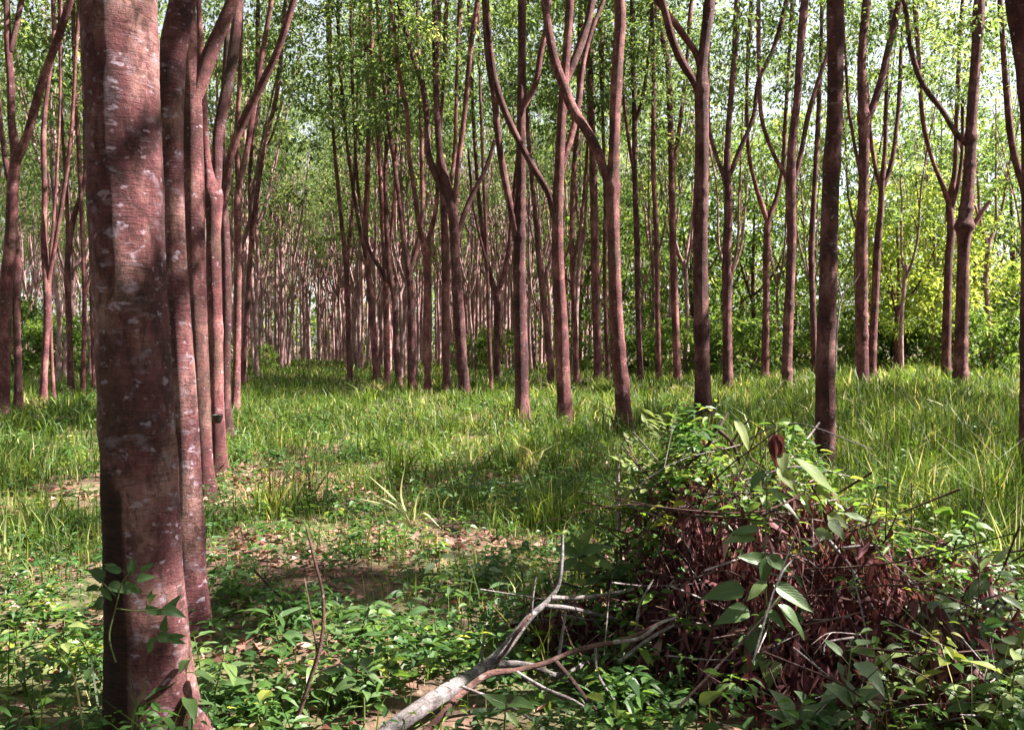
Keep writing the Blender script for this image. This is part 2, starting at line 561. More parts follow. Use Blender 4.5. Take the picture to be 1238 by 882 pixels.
def heap_raw(x, y):
    z = np.zeros_like(np.asarray(x, float))
    for cx, cy, rx, ry, h in LOBES:
        q = ((x - cx) / rx) ** 2 + ((y - cy) / ry) ** 2
        z = np.maximum(z, h * np.clip(1 - q, 0, 1) ** 0.6)
    return z * (0.86 + 0.13 * np.sin(5 * x + 1) * np.sin(4 * y) + 0.17 * np.sin(8.5 * x + 3 * y) + 0.11 * np.sin(13 * x - 7 * y + 2))


def heap_z(x, y):
    """Height of the brush pile's outer surface over (x, y)."""
    return np.maximum(heap_raw(x, y), gz(x, y))


def in_heap(x, y, grow=1.0):
    return heap_raw(x, y) > 0.12


# ------------------------------------------------------------------ grass
def blades(x, y, H, Wd, tint, lean=0.62):
    n = len(x)
    az = RNG.uniform(0, 2 * np.pi, n)
    fx = RNG.uniform(0, 2 * np.pi, n)
    z = gz(x, y) - 0.01
    B = np.stack([x, y, z], 1)
    S = np.stack([np.cos(fx), np.sin(fx), np.zeros(n)], 1) * (Wd / 2)[:, None]
    ln = np.abs(RNG.normal(0, lean, n)) * H
    A = np.stack([np.cos(az), np.sin(az), np.zeros(n)], 1)
    up = np.array([0, 0, 1.0])
    m = B + A * (ln * 0.35)[:, None] + up * (H * 0.6)[:, None]
    t = B + A * (ln * 1.15)[:, None] + up * (H * (1 - 0.22 * np.clip(ln / H, 0, 1.5) ** 1.5))[:, None]
    V = np.stack([B - S, B + S, m + S * 0.8, m - S * 0.8, t], 1).reshape(-1, 3)
    o = (np.arange(n) * 5)[:, None]
    return V, np.array([[0, 1, 2, 3]]) + o, np.array([[3, 2, 4]]) + o, np.repeat(tint, 5)


def build_grass():
    VV, QQ, TT, CC, off = [], [], [], [], 0
    bands = [(2.8, 5, 420, 0.007), (5, 8, 850, 0.008), (8, 12, 560, 0.011), (12, 18, 330, 0.015), (18, 27, 150, 0.022), (27, 42, 60, 0.036), (42, 64, 22, 0.07)]
    for d0, d1, rho, w in bands:
        x, y = scatter(d0, d1, rho)
        px = CX + F_PX * x / y
        tall = np.clip((px - 760) / 260, 0, 1) * np.clip((y - 4.2) / 2.0, 0, 1)
        dens = 0.35 + 0.65 * clumpy(x, y, 1.6)
        dens *= 1 - 0.93 * bare(x, y)
        dens = np.where(y < 6.2, dens * np.clip(0.30 + tall, 0, 1), dens)
        keep = (RNG.uniform(0, 1, len(x)) < dens) & ~in_heap(x, y, 0.9)
        x, y, px, tall = x[keep], y[keep], px[keep], tall[keep]
        c = clumpy(x, y, 0.9, 2.0)
        H = (0.09 + 0.46 * (c * clumpy(x, y, 2.7, 7.0)) ** 1.2 + 0.06 * np.clip((y - 8) / 10, 0, 1)) * RNG.uniform(0.55, 1.35, len(x)) * (1 - 0.55 * bare(x, y))
        H += tall * RNG.uniform(0.12, 0.62, len(x)) * (0.45 + 0.55 * clumpy(x, y, 1.1, 5.0))
        ti = np.clip(0.10 + 0.40 * clumpy(x, y, 0.6, 4.0) + 0.35 * clumpy(x, y, 2.9, 9.0) * clumpy(x, y, 1.3, 2.0) + RNG.normal(0, 0.18, len(x)), 0, 0.84)
        dry = RNG.uniform(0, 1, len(x)) < 0.09
        ti[dry] = RNG.uniform(0.88, 1.0, dry.sum())
        V, q, t, cc = blades(x, y, H, w * RNG.uniform(0.6, 1.4, len(x)) * (1 + 0.4 * tall), ti)
        VV.append(V); QQ.append(q + off); TT.append(t + off); CC.append(cc)
        off += len(V)
    tx, ty = scatter(6.5, 30, 1.15)
    keep = (bare(tx, ty) < 0.35) & ~in_heap(tx, ty)
    tx, ty = tx[keep], ty[keep]
    nb = RNG.integers(22, 60, len(tx))
    idx = np.repeat(np.arange(len(tx)), nb)
    rr = RNG.uniform(0.08, 0.30, len(tx))[idx]
    x = tx[idx] + RNG.normal(0, 1, len(idx)) * rr * 0.6
    y = ty[idx] + RNG.normal(0, 1, len(idx)) * rr * 0.6
    hh = RNG.uniform(0.22, 0.62, len(tx))[idx] * RNG.uniform(0.5, 1.15, len(idx))
    ti = np.clip(RNG.normal(0.48, 0.22, len(tx))[idx] + RNG.normal(0, 0.10, len(idx)), 0, 0.98)
    V, q, t, cc = blades(x, y, hh, 0.012 * (1 + y / 14) * RNG.uniform(0.6, 1.3, len(x)), ti, 0.8)
    VV.append(V); QQ.append(q + off); TT.append(t + off); CC.append(cc)
    me = mesh_np('grass', np.concatenate(VV), np.concatenate(TT), np.concatenate(QQ), M['grass'], np.concatenate(CC))
    stuff('grass', me, 'green grass covering the plantation floor, taller toward the right side', 'grass')


build_grass()


def build_litter():
    VV, TT, CC, off = [], [], [], 0
    for d0, d1, rho, l in ((2.8, 7, 330, 0.075), (7, 13, 190, 0.085), (13, 26, 24, 0.12)):
        x, y = scatter(d0, d1, rho)
        keep = RNG.uniform(0, 1, len(x)) < 0.22 + 0.9 * bare(x, y)
        x, y = x[keep], y[keep]
        n = len(x)
        C = np.stack([x, y, gz(x, y) + RNG.uniform(0.004, 0.035, n)], 1)
        az = RNG.uniform(0, 6.28, n)
        D = np.stack([np.cos(az), np.sin(az), RNG.normal(0, 0.18, n)], 1)
        L = l * RNG.uniform(0.6, 1.5, n)
        V, t, k = leaves(C, D, L, L * RNG.uniform(0.3, 0.55, n), RNG.uniform(-0.1, 0.6, (n, 1)), 0.5, 0.05)
        VV.append(V); TT.append(t + off); CC.append(np.repeat(RNG.beta(2, 2.3, n), k))
        off += len(V)
    stuff('fallen_leaves', mesh_np('fallen_leaves', np.concatenate(VV), np.concatenate(TT), None, M['litter'], np.concatenate(CC), smooth=False),
          'dry pinkish brown fallen leaves scattered over the bare floor', 'leaf litter')


build_litter()


def weed_batch(x, y, h, n_leaf, L, tint, zf=gz):
    n = len(x)
    z = zf(x, y)
    idx = np.repeat(np.arange(n), n_leaf)
    m = len(idx)
    f = RNG.uniform(0.25, 1.0, m)
    az0 = RNG.uniform(0, 6.28, n)
    az = az0[idx] + np.tile(np.arange(n_leaf), n) * 2.4 + RNG.normal(0, 0.3, m)
    lx, ly = RNG.normal(0, 0.35, n)[idx], RNG.normal(0, 0.35, n)[idx]
    C = np.stack([x[idx] + lx * h[idx] * f, y[idx] + ly * h[idx] * f, z[idx] + h[idx] * f], 1)
    D = np.stack([np.cos(az), np.sin(az), RNG.normal(0.12, 0.28, m)], 1)
    C += D * 0.02
    LL = L[idx] * RNG.uniform(0.6, 1.25, m) * (1.15 - 0.4 * f)
    V, t, k = leaves(C, D, LL, LL * (RNG.uniform(0.26, 0.66, n)[idx] * RNG.uniform(0.9, 1.1, m)), 0.16, 0.35, 0.28, True)
    return V, t, np.repeat(np.clip(tint[idx] + RNG.normal(0, 0.09, m), 0, 1), k)


def build_weeds():
    VV, TT, CC, off = [], [], [], 0
    for d0, d1, rho, l, hh in ((2.7, 5.0, 290, 0.066, 0.24), (5.0, 7.5, 190, 0.058, 0.22), (7.5, 12, 60, 0.06, 0.26), (12, 24, 16, 0.085, 0.36)):
        x, y = scatter(d0, d1, rho)
        px = CX + F_PX * x / y
        dens = (0.15 + 0.85 * clumpy(x, y, 2.2, 1.0) ** 1.3) * (1 - 0.62 * bare(x, y)) * np.where(px > 980, 1.1, 1.0)
        keep = (RNG.uniform(0, 1, len(x)) < dens) & ~in_heap(x, y, 0.95)
        x, y = x[keep], y[keep]
        n = len(x)
        h = hh * RNG.uniform(0.25, 1.2, n) * (0.5 + 0.8 * clumpy(x, y, 2.0, 3.0))
        V, t, c = weed_batch(x, y, h, 8, l * RNG.uniform(0.5, 1.6, n), np.where(RNG.uniform(0, 1, n) < 0.05, 0.93, np.clip(RNG.normal(0.34, 0.22, n), 0, 1)))
        VV.append(V); TT.append(t + off); CC.append(c)
        off += len(V)
    feet = [o.location for o in COL.objects if o.name.startswith('rubber_tree') and o.location.y < 24]
    x = np.concatenate([f.x + np.cos(a) * r for f in feet for a, r in [(RNG.uniform(0, 6.28, 16), RNG.uniform(0.14, 0.5, 16))]])
    y = np.concatenate([f.y + np.sin(a) * r for f in feet for a, r in [(RNG.uniform(0, 6.28, 16), RNG.uniform(0.14, 0.5, 16))]])
    V, t, c = weed_batch(x, y, RNG.uniform(0.06, 0.3, len(x)), 8, RNG.uniform(0.04, 0.10, len(x)), np.clip(RNG.normal(0.4, 0.2, len(x)), 0, 1))
    VV.append(V); TT.append(t + off); CC.append(c)
    stuff('ground_weeds', mesh_np('ground_weeds', np.concatenate(VV), np.concatenate(TT), None, M['leaf_weed'], np.concatenate(CC), smooth=False),
          'low broad leaved weeds carpeting the ground between grass and litter', 'ground cover')




# ------------------------------------------------------------------ crowns (shared leaf meshes)
def crown_mesh(name, rad, height, clumps, per, L, mat, seed, taper=0.6, low=0.0):
    rng = np.random.default_rng(seed)
    u = rng.uniform(0, 1, clumps)
    prof = np.sin(np.pi * (0.12 + 0.8 * u)) ** taper
    a = rng.uniform(0, 6.28, clumps)
    r = rad * prof * np.sqrt(rng.uniform(0.03, 1, clumps))
    cc = np.stack([np.cos(a) * r, np.sin(a) * r, low + u * height], 1)
    ctint = np.clip(rng.normal(0.45, 0.2, clumps), 0.05, 0.95)
    size = rng.uniform(0.28, 0.62, clumps) * rad / 2.6
    idx = np.repeat(np.arange(clumps), per)
    n = len(idx)
    off = rng.normal(0, 1, (n, 3)) * np.array([1, 1, 0.5])
    off = unit(off) * (rng.uniform(0.15, 1, n) ** 0.6)[:, None]
    C = cc[idx] + off * size[idx][:, None]
    D = off + rng.normal(0, 0.5, (n, 3)) + np.array([0, 0, -0.35])
    LL = L * rng.uniform(0.6, 1.3, n)
    V, t, k = leaves(C, D, LL, LL * rng.uniform(0.38, 0.5, n), 0.15, 0.5, 0.1, False, rng)
    tint = np.repeat(np.clip(ctint[idx] + rng.normal(0, 0.1, n), 0, 1), k)
    return mesh_np(name, V, t, None, mat, tint, smooth=False)


CROWNS = [crown_mesh('crown', 2.3, 5.0, 30, 115, 0.19, M['leaf_crown'], 100 + i) for i in range(5)]
CROWNS_LOW = [crown_mesh('crown', 2.9, 10.5, 82, 46, 0.19, M['leaf_crown'], 200 + i, 0.4) for i in range(5)]
CROWNS_FOREST = [crown_mesh('crown', 3.6, 10.5, 80, 40, 0.30, M['leaf_forest'], 300 + i, 0.45) for i in range(4)]
CROWNS_SUNLIT = [crown_mesh('crown', 3.9, 8.0, 120, 46, 0.28, M['leaf_sunlit'], 350 + i, 0.4) for i in range(2)]
SHRUBS = [crown_mesh('foliage', 1.5, 2.2, 70, 34, 0.22, M['leaf_forest'], 400 + i, 0.4, 0.1) for i in range(4)]

# ------------------------------------------------------------------ rubber trees traced at their places
TOP = 12.5


def px_path(pts, depth, slope, z0):
    out = []
    for (px, py, w) in pts:
        p = P(px, py, depth)
        dz = max(0.0, p.z - z0)
        y = depth + slope * dz
        p = P(px, py, y)
        out.append((p.x, p.y, p.z, 0.5 * w * y / F_PX))
    return out


def extend(path, top):
    """Carry a trunk or limb that leaves the frame on upward to height top."""
    a, b = np.array(path[-2]), np.array(path[-1])
    d = (b - a)[:3]
    d /= np.linalg.norm(d)
    if d[2] < 0.15:
        return path
    n, r0, p = 4, b[3], b[:3].copy()
    total = max(0.6, top - p[2])
    for i in range(1, n + 1):
        d = d * 0.8 + np.array([0, 0, 0.2]) + RNG.normal(0, 0.03, 3)
        d /= np.linalg.norm(d)
        p = p + d * total / n / max(d[2], 0.5)
        path.append((*p, r0 * (1 - 0.68 * i / n)))
    return path


n_tree = [0]


def rubber_tree(label, base, trunk, limbs=(), hide=0, crown=True, top=TOP, crown_z=None, sides=16, mat='bark', group=None, go_up=True, slope=0.0, name='rubber_tree', cat='tree', flare=0.7, knots=()):
    """base: pixel where the trunk meets the ground; trunk and limbs: rows of (px, py, width in px) from below upward."""
    hide = max(hide, 463 - base[1])                        # grass hides the feet of the far ones
    if base[0] > 500 and 488 < base[1] < 600:
        hide += 13 if base[0] < 900 else 18
    B = G(base[0], base[1] + hide)
    depth = B.y
    root = thing(name, label, cat, B, group)
    b = np.array(B)
    w0 = trunk[0][2]
    path = [(B.x, B.y, B.z - 0.12, 0.5 * w0 * depth / F_PX), (B.x, B.y, B.z + 0.03, 0.5 * w0 * depth / F_PX)] + px_path([t for t in trunk if t[1] < base[1] + hide - 8], depth, slope, B.z)
    if go_up and trunk[-1][1] <= 12:
        path = extend(path, top)
    n = max(60, int(16 * len(path)))
    if len(path) > 2:
        sp = spline(path, n)
    h = sp[:, 2] - B.z
    r = sp[:, 3] * (1 + flare * np.exp(-np.clip(h, 0, 9) / 0.20))
    for kp, kw in knots:                                   # swellings on the trunk
        kz = P(kp[0], kp[1], depth).z
        r = r * (1 + kw * np.exp(-((sp[:, 2] - kz) / max(0.11, 0.9 * float(np.median(r)))) ** 2))
    for _ in range(int(RNG.integers(4, 9))):               # small knots and healed scars
        kz = B.z + RNG.uniform(0.5, 7.5)
        r = r * (1 + RNG.uniform(0.03, 0.13) * np.exp(-((sp[:, 2] - kz) / RNG.uniform(0.04, 0.12)) ** 2))
    r = r * (1 + RNG.normal(0, 0.012, len(r)))
    V, q = tube(sp[:, :3] - b, r, sides, 0.032)
    link('trunk', mesh_np('trunk', V, quads=q, mat=M[mat]), root)
    tops = [sp[-1, :3]]
    for i, lb in enumerate(limbs):
        sl = RNG.uniform(-0.22, 0.22)
        z0 = P(lb[0][0], lb[0][1], depth).z
        lp = px_path(lb, depth, sl, z0)
        if lb[-1][1] <= 12:
            lp = extend(lp, top - RNG.uniform(0, 2.0))
        m = max(14, 8 * len(lp))
        s2 = spline(lp, m)
        mb = MB()
        mb.add(*tube(s2[:, :3] - b, s2[:, 3], max(8, sides - 6), 0.03))
        link('limb', mb.mesh('limb', M[mat]), root)
        tops.append(s2[-1, :3])
    if crown:
        c = np.mean(tops, axis=0)
        cz = crown_z if crown_z is not None else RNG.uniform(9.0, 11.0) + (1.3 if base[0] > 900 else 0)
        if depth > 24:
            cz -= 1.0
        o = link('crown', (CROWNS_LOW if depth > 24 else CROWNS)[n_tree[0] % 5], root, (c[0] - B.x, c[1] - B.y, cz - B.z))
        o.rotation_euler = (0, 0, RNG.uniform(0, 6.28))
        s = RNG.uniform(0.9, 1.4) if depth < 24 else RNG.uniform(0.8, 1.1)
        o.scale = (s, s, RNG.uniform(0.85, 1.1))
    n_tree[0] += 1
    return root


# ---- the big tapped tree in front, its trunk shaped ring by ring
def big_tree():
    B = G(178, 892)
    d = B.y
    root = thing('rubber_tree', 'huge nearest rubber tree, lichen spotted trunk with a dark tapped strip', 'tree', B)
    tr = [(143, 0, 86), (147, 100, 86), (151, 200, 86), (155.5, 300, 85), (160, 400, 86), (165, 500, 89), (169, 600, 91), (172, 700, 93), (175, 800, 97)]
    path = [(B.x, B.y, B.z - 0.15, 0.53 * 100 * d / F_PX), (B.x, B.y, B.z + 0.02, 0.52 * 98 * d / F_PX)] + px_path(tr[::-1], d, 0.0, B.z)
    path = extend(path, 12.5)
    NR = 420
    sp = spline(path, NR)
    sides = 90
    h = sp[:, 2] - B.z
    V, q = tube(sp[:, :3] - np.array(B), sp[:, 3], sides, 0.012)
    V = V.reshape(NR, sides, 3)
    c = sp[:, :3] - np.array(B)
    rel = V - c[:, None, :]
    ang = np.arctan2(rel[..., 1], rel[..., 0])                   # -pi/2 faces the camera
    hh = h[:, None]
    # root flare with buttress lobes
    lob = np.exp(3.5 * (np.cos(ang + 0.35) - 1)) + 0.8 * np.exp(5 * (np.cos(ang - 1.6) - 1))
    k = 1 + (0.03 + 0.85 * lob) * np.exp(-np.clip(hh, 0, 9) / 0.22)
    k += 0.012 * np.sin(7 * ang + 3 * hh) * np.sin(5 * hh + 2 * ang) + 0.010 * np.sin(23 * hh + 2 * np.sin(3 * ang))
    k += 0.03 * np.exp(-((hh - 0.42) / 0.10) ** 2) * np.cos(ang - 0.1)
    # the tapped strip on the left of the face, below a slanting cut
    z_cut = 1.06 - 0.20 * (ang + 2.0) + 0.01 * np.sin(9 * ang)
    lo = -3.0
    hi = -1.58 + 0.05 * np.sin(6.0 * hh) + 0.025 * np.sin(17.0 * hh + 1)
    ins = 1 / (1 + np.exp(-(ang - lo) * 40)) * 1 / (1 + np.exp(np.clip((ang - hi) * 40, -60, 60))) * 1 / (1 + np.exp(np.clip((hh - z_cut) * 70, -60, 60))) * (1 / (1 + np.exp(-(hh - 0.05) * 30)))
    k -= 0.05 * ins
    rel0 = rel / (np.linalg.norm(rel, axis=2, keepdims=True) + 1e-9)
    for i in range(NR):
        if h[i] > 4.5:
            break
        for j in range(sides):
            q3 = Vector((rel0[i, j, 0] * 0.9, rel0[i, j, 1] * 0.9, h[i]))
            k[i, j] += 0.022 * mnoise.noise(Vector((q3.x * 3, q3.y * 3, q3.z * 5))) + 0.014 * mnoise.noise(Vector((q3.x * 7, q3.y * 7, q3.z * 22))) + 0.008 * mnoise.noise(Vector((q3.x * 16, q3.y * 16, q3.z * 50)))
    V = c[:, None, :] + rel * k[..., None]
    me = mesh_np('trunk', V.reshape(-1, 3), quads=q, mat=M['bark_big'], attrs={'panel': ins.ravel()})
    link('trunk', me, root)
    o = link('crown', CROWNS[0], root, (sp[-1, 0] - B.x, sp[-1, 1] - B.y, 8.6))
    return root


BIG = big_tree()

T = rubber_tree
T('second trunk of the left row, tight behind the huge lichened trunk', (231, 768),
  [(232, 770, 36), (231, 700, 33), (228, 600, 31), (223, 500, 30), (217, 400, 28), (211, 300, 27), (207, 200, 30), (206, 110, 34), (210, 60, 33), (222, 0, 31)], mat='bark_big', sides=24)
T('slim trunk showing only its lower edge behind the second trunk of the left row', (237, 645),
  [(237, 645, 16), (235, 590, 15), (231, 500, 15), (224, 400, 15), (215, 300, 14), (211, 200, 14), (212, 100, 13), (216, 0, 12)], mat='bark')
T('dark straight trunk in the left row, thick limb kinked right up high', (250, 602),
  [(250, 602, 21), (249, 580, 19), (244, 490, 21), (240, 400, 22), (236, 290, 23), (234, 180, 22), (233, 100, 20), (230, 40, 16), (228, 0, 14)],
  [[(236, 120, 15), (244, 96, 17), (252, 70, 17), (263, 45, 16), (275, 16, 15), (281, 0, 14)]], sides=20)
T('left row trunk carrying a small black cup near its foot and an upright right limb', (265, 574),
  [(265, 574, 15), (264, 540, 16), (262, 490, 17), (260, 400, 18), (258, 290, 18), (257, 235, 18), (251, 200, 10), (248, 165, 9), (246, 120, 8), (243, 60, 7), (240, 0, 6)],
  [[(258, 245, 13), (262, 218, 12), (264, 163, 13), (272, 119, 13), (279, 85, 13), (286, 30, 12), (289, 0, 11)]], knots=[((256, 232), 0.3)], sides=18)
T('dark trunk of the left row with a long limb sweeping up to the right', (276, 536),
  [(276, 536, 12), (274, 500, 11), (273, 450, 11), (274, 380, 11), (273, 300, 11), (270, 240, 11), (268, 160, 8), (274, 60, 7), (276, 0, 6)],
  [[(271, 246, 9), (282, 177, 10), (296, 143, 11), (313, 109, 10), (330, 75, 9), (344, 37, 9), (354, 3, 8)]])
T('left row trunk leaning slightly, between the sweeping limb and the far pale trunks', (285, 503),
  [(285, 503, 10), (286, 450, 9), (287, 380, 9), (288, 290, 9), (289, 221, 8), (296, 194, 7), (306, 136, 7), (318, 60, 6), (328, 0, 6)],
  [[(289, 240, 6), (286, 170, 6), (290, 90, 5), (292, 0, 5)]])
T('thin farthest trunk of the left row, limb angled right toward the sky gap', (294, 468),
  [(294, 468, 6), (297, 400, 6), (304, 296, 6), (313, 218, 6), (323, 163, 5), (335, 112, 5), (341, 50, 5), (345, 0, 4)],
  [[(304, 300, 4), (302, 220, 4), (310, 120, 4), (312, 0, 4)]])

# left edge
T('stout trunk at the very left edge of the picture with a wide V fork', (4, 512),
  [(4, 512, 14), (5, 440, 14), (8, 340, 14), (13, 292, 14), (16, 220, 13), (19, 188, 12), (14, 150, 9), (13, 102, 9), (10, 60, 8), (8, 0, 7)],
  [[(18, 200, 10), (34, 160, 10), (51, 99, 9), (62, 68, 9), (71, 44, 9), (85, 0, 9)], [(13, 62, 6), (20, 30, 6), (26, 0, 6)]])
T('trunk right beside the stout edge trunk, with a knobbly broken top', (22, 505),
  [(22, 505, 10), (22, 450, 9), (20, 380, 9), (20, 325, 9), (15, 240, 6), (6, 190, 6), (1, 150, 5), (-4, 60, 5), (-6, 0, 4)], knots=[((20, 322), 0.3)])
T('brown trunk on the left forking low into two thin stems', (52, 494),
  [(52, 494, 9), (54, 440, 8), (57, 380, 8), (56, 340, 8), (53, 290, 7), (54, 238, 6), (53, 153, 6), (58, 102, 5), (65, 50, 5), (64, 0, 5)],
  [[(57, 345, 5), (66, 300, 5), (73, 258, 5), (86, 160, 4), (92, 60, 4), (96, 0, 4)]])
T('bare pale sapling trunk leaning on the left between brown trunks', (65, 492), [(65, 492, 5), (63, 440, 4), (61, 390, 4), (60, 330, 4), (66, 250, 3), (72, 140, 3), (74, 0, 3)], hide=-2)
T('straight pinkish trunk on the left, the fourth in from the edge', (86, 480),
  [(86, 480, 7), (84, 400, 7), (83, 300, 7), (90, 260, 6), (99, 235, 5), (103, 160, 5), (104, 60, 4), (105, 0, 4)], [[(83, 310, 5), (80, 230, 4), (74, 130, 4), (72, 20, 4), (71, 0, 3)]])
T('thin trunk left of the huge trunk with a crossing leaning pole', (100, 481), [(100, 481, 6), (101, 420, 5), (102, 358, 5), (100, 290, 5), (96, 200, 5), (90, 90, 4), (88, 0, 4)],
  [[(102, 360, 4), (112, 320, 4), (118, 240, 4), (120, 100, 3), (122, 0, 3)]])
T('pinkish trunk half covered by the left side of the huge trunk', (115, 478), [(115, 478, 7), (112, 380, 6), (110, 290, 6), (105, 200, 6), (103, 140, 5), (100, 60, 5), (96, 0, 5)])

# middle
MID = 'rubber trees in the middle rows'
T('middle trunk with a fan of slim limbs splitting at a pale fork', (562, 479),
  [(562, 479, 12), (558, 430, 13), (555, 380, 13), (551, 320, 12), (550, 290, 12), (546, 248, 12), (540, 225, 11), (532, 185, 8), (529, 150, 8), (527, 102, 7), (526, 50, 7), (525, 0, 6)],
  [[(545, 245, 8), (530, 219, 8), (519, 190, 8), (516, 146, 7), (511, 102, 7), (499, 68, 6), (485, 17, 6), (481, 0, 5)],
   [(548, 262, 8), (552, 225, 7), (555, 190, 7), (561, 143, 6), (565, 102, 6), (570, 50, 6), (577, 0, 5)],
   [(551, 292, 6), (558, 268, 6), (570, 238, 6), (587, 204, 5), (598, 170, 4)]], knots=[((547, 252), 0.12)])
T('slim dark trunk just left of the fan limbed middle trunk', (540, 475), [(540, 475, 9), (539, 400, 9), (538, 290, 9), (536, 240, 8), (531, 180, 7), (528, 90, 6), (530, 0, 6)], [[(537, 260, 5), (548, 200, 5), (552, 100, 4), (556, 0, 4)]])
T('pale trunk with a high narrow V fork left of the slim dark trunk', (517, 476),
  [(517, 476, 8), (516, 400, 8), (516, 320, 8), (514, 300, 8), (508, 280, 6), (502, 238, 6), (495, 190, 5), (492, 136, 5), (482, 85, 5), (475, 20, 4), (472, 0, 4)],
  [[(515, 303, 6), (521, 279, 6), (527, 252, 5), (529, 200, 5), (536, 100, 4), (540, 0, 4)]], knots=[((515, 302), 0.25)])
T('sunlit trunk with a pale open fork at head height of its neighbours', (498, 472),
  [(498, 472, 9), (497, 400, 8), (496, 360, 8), (494, 325, 8), (488, 290, 6), (481, 230, 5), (470, 150, 5), (460, 60, 4), (456, 0, 4)],
  [[(494, 330, 6), (502, 306, 6), (508, 280, 5), (510, 200, 5), (507, 100, 4), (505, 0, 4)]], knots=[((494, 326), 0.2)])
T('leaning trunk with a side limb crossing toward the left neighbours', (482, 468),
  [(482, 468, 8), (479, 420, 7), (476, 358, 7), (471, 330, 7), (468, 290, 6), (466, 220, 5), (470, 120, 5), (473, 0, 4)],
  [[(470, 342, 5), (460, 326, 5), (448, 305, 4), (436, 250, 4), (428, 150, 3), (424, 0, 3)]])
T('slender straight trunk behind and left of the leaning trunk', (468, 466), [(468, 466, 8), (467, 400, 7), (466, 341, 7), (463, 280, 6), (458, 180, 5), (450, 80, 5), (448, 0, 4)], [[(466, 330, 4), (474, 270, 4), (480, 160, 3), (484, 0, 3)]])
T('dark burled trunk left of the slender straight middle trunk', (456, 463),
  [(456, 463, 9), (452, 410, 8), (448, 358, 8), (444, 320, 7), (442, 290, 7), (444, 220, 6), (446, 120, 5), (440, 0, 5)], [[(444, 320, 5), (432, 260, 4), (418, 160, 4), (410, 60, 4), (408, 0, 3)]], knots=[((448, 360), 0.35)])
T('pale upright trunk at the left end of the middle cluster', (423, 462), [(423, 462, 6), (421, 400, 6), (419, 330, 6), (412, 260, 5), (402, 150, 4), (396, 0, 4)], [[(419, 330, 4), (426, 250, 4), (432, 120, 3), (436, 0, 3)]])
T('round straight middle trunk with a second stem hugging its left side', (631, 498),
  [(631, 498, 17), (630, 440, 16), (629, 390, 16), (628, 290, 14), (630, 204, 11), (630, 136, 11), (631, 68, 10), (631, 0, 10)],
  [[(626, 290, 12), (619, 258, 10), (611, 220, 9), (605, 185, 8), (601, 153, 8), (598, 119, 8), (590, 68, 8), (586, 0, 7)],
   [(632, 132, 7), (640, 118, 7), (648, 100, 7), (653, 68, 7), (660, 34, 6), (664, 0, 6)]], knots=[((626, 285), 0.18)])
T('middle trunk with a pale foot and a long limb crossing left over its neighbour', (683, 503),
  [(683, 503, 17), (681, 460, 16), (678, 390, 16), (675, 330, 15), (674, 290, 14), (676, 204, 12), (679, 143, 11), (682, 102, 11), (686, 51, 10), (689, 0, 10)],
  [[(670, 262, 9), (664, 236, 8), (645, 203, 8), (628, 172, 8), (611, 136, 8), (597, 92, 8), (592, 50, 7), (588, 0, 7)],
   [(678, 200, 8), (686, 180, 8), (692, 160, 8), (700, 120, 7), (705, 78, 6), (718, 30, 5), (730, 0, 5)],
   [(682, 104, 8), (690, 84, 9), (703, 51, 10), (713, 18, 9), (716, 0, 9)]], sides=18)
T('curving dark trunk right of the middle with a thick limb arching to the left', (754, 514),
  [(754, 514, 19), (752, 470, 19), (748, 426, 18), (744, 360, 16), (742, 290, 15), (741, 225, 16), (742, 187, 13), (743.5, 136, 13), (747, 68, 13), (750, 17, 13), (749, 0, 13)],
  [[(738, 228, 11), (730, 205, 11), (720, 177, 12), (706, 153, 12), (693, 133, 12), (682, 105, 12), (672, 78, 11), (664, 41, 10), (659, 0, 10)]], knots=[((742, 226), 0.2)], sides=18)
T('thin pale trunk directly left of the curving dark trunk', (735, 455), [(735, 455, 6), (733, 400, 5), (731, 341, 5), (732, 250, 5), (729, 150, 4), (724, 0, 4)])
T('very dark trunk behind the thick arching limb', (723, 448), [(723, 448, 10), (721, 380, 10), (719, 290, 10), (717, 200, 9), (714, 100, 7), (712, 0, 6)])
T('sunlit thin trunk between the pale footed trunk and the very dark trunk', (697, 456), [(697, 456, 7), (695, 400, 6), (692, 324, 6), (692, 240, 6), (698, 150, 5), (702, 0, 4)], [[(692, 330, 4), (702, 270, 4), (712, 150, 3)]])
T('thin trunk right behind the round straight middle trunk', (666, 452), [(666, 452, 8), (661, 400, 7), (653, 324, 7), (648, 270, 6), (640, 180, 5), (632, 60, 4), (630, 0, 4)])
T('small tree with a wide candelabra fork between two middle trunks', (601, 452),
  [(601, 452, 8), (601, 400, 8), (600, 358, 8), (594, 338, 6), (588, 310, 5), (580, 250, 5), (572, 140, 4), (566, 0, 4)],
  [[(600, 360, 6), (608, 335, 6), (614, 308, 6), (618, 270, 5), (626, 180, 4), (634, 60, 4), (638, 0, 4)]])
T('spindly dark stem standing in front of the candelabra forked tree', (594, 479), [(594, 479, 5), (592, 420, 5), (590, 358, 4), (588, 290, 4), (584, 200, 4), (580, 90, 3), (578, 0, 3)], [[(589, 320, 3), (574, 260, 3), (566, 180, 3)]])
T('thin straight trunk right of the curving dark trunk, short twigs beside it', (774, 462),
  [(774, 462, 8), (772, 400, 7), (770, 290, 7), (767, 200, 6), (767, 136, 6), (765, 60, 6), (764, 0, 5)], [[(768, 150, 4), (776, 120, 4), (784, 70, 4), (790, 0, 3)], [(770, 230, 4), (760, 170, 4), (752, 90, 3), (750, 0, 3)]])
T('dark slim trunk with a limb veering left, fourth trunk left of the wide Y fork', (796, 450), [(796, 450, 7), (795, 380, 6), (794, 300, 6), (790, 200, 6), (790, 90, 5), (788, 0, 4)])
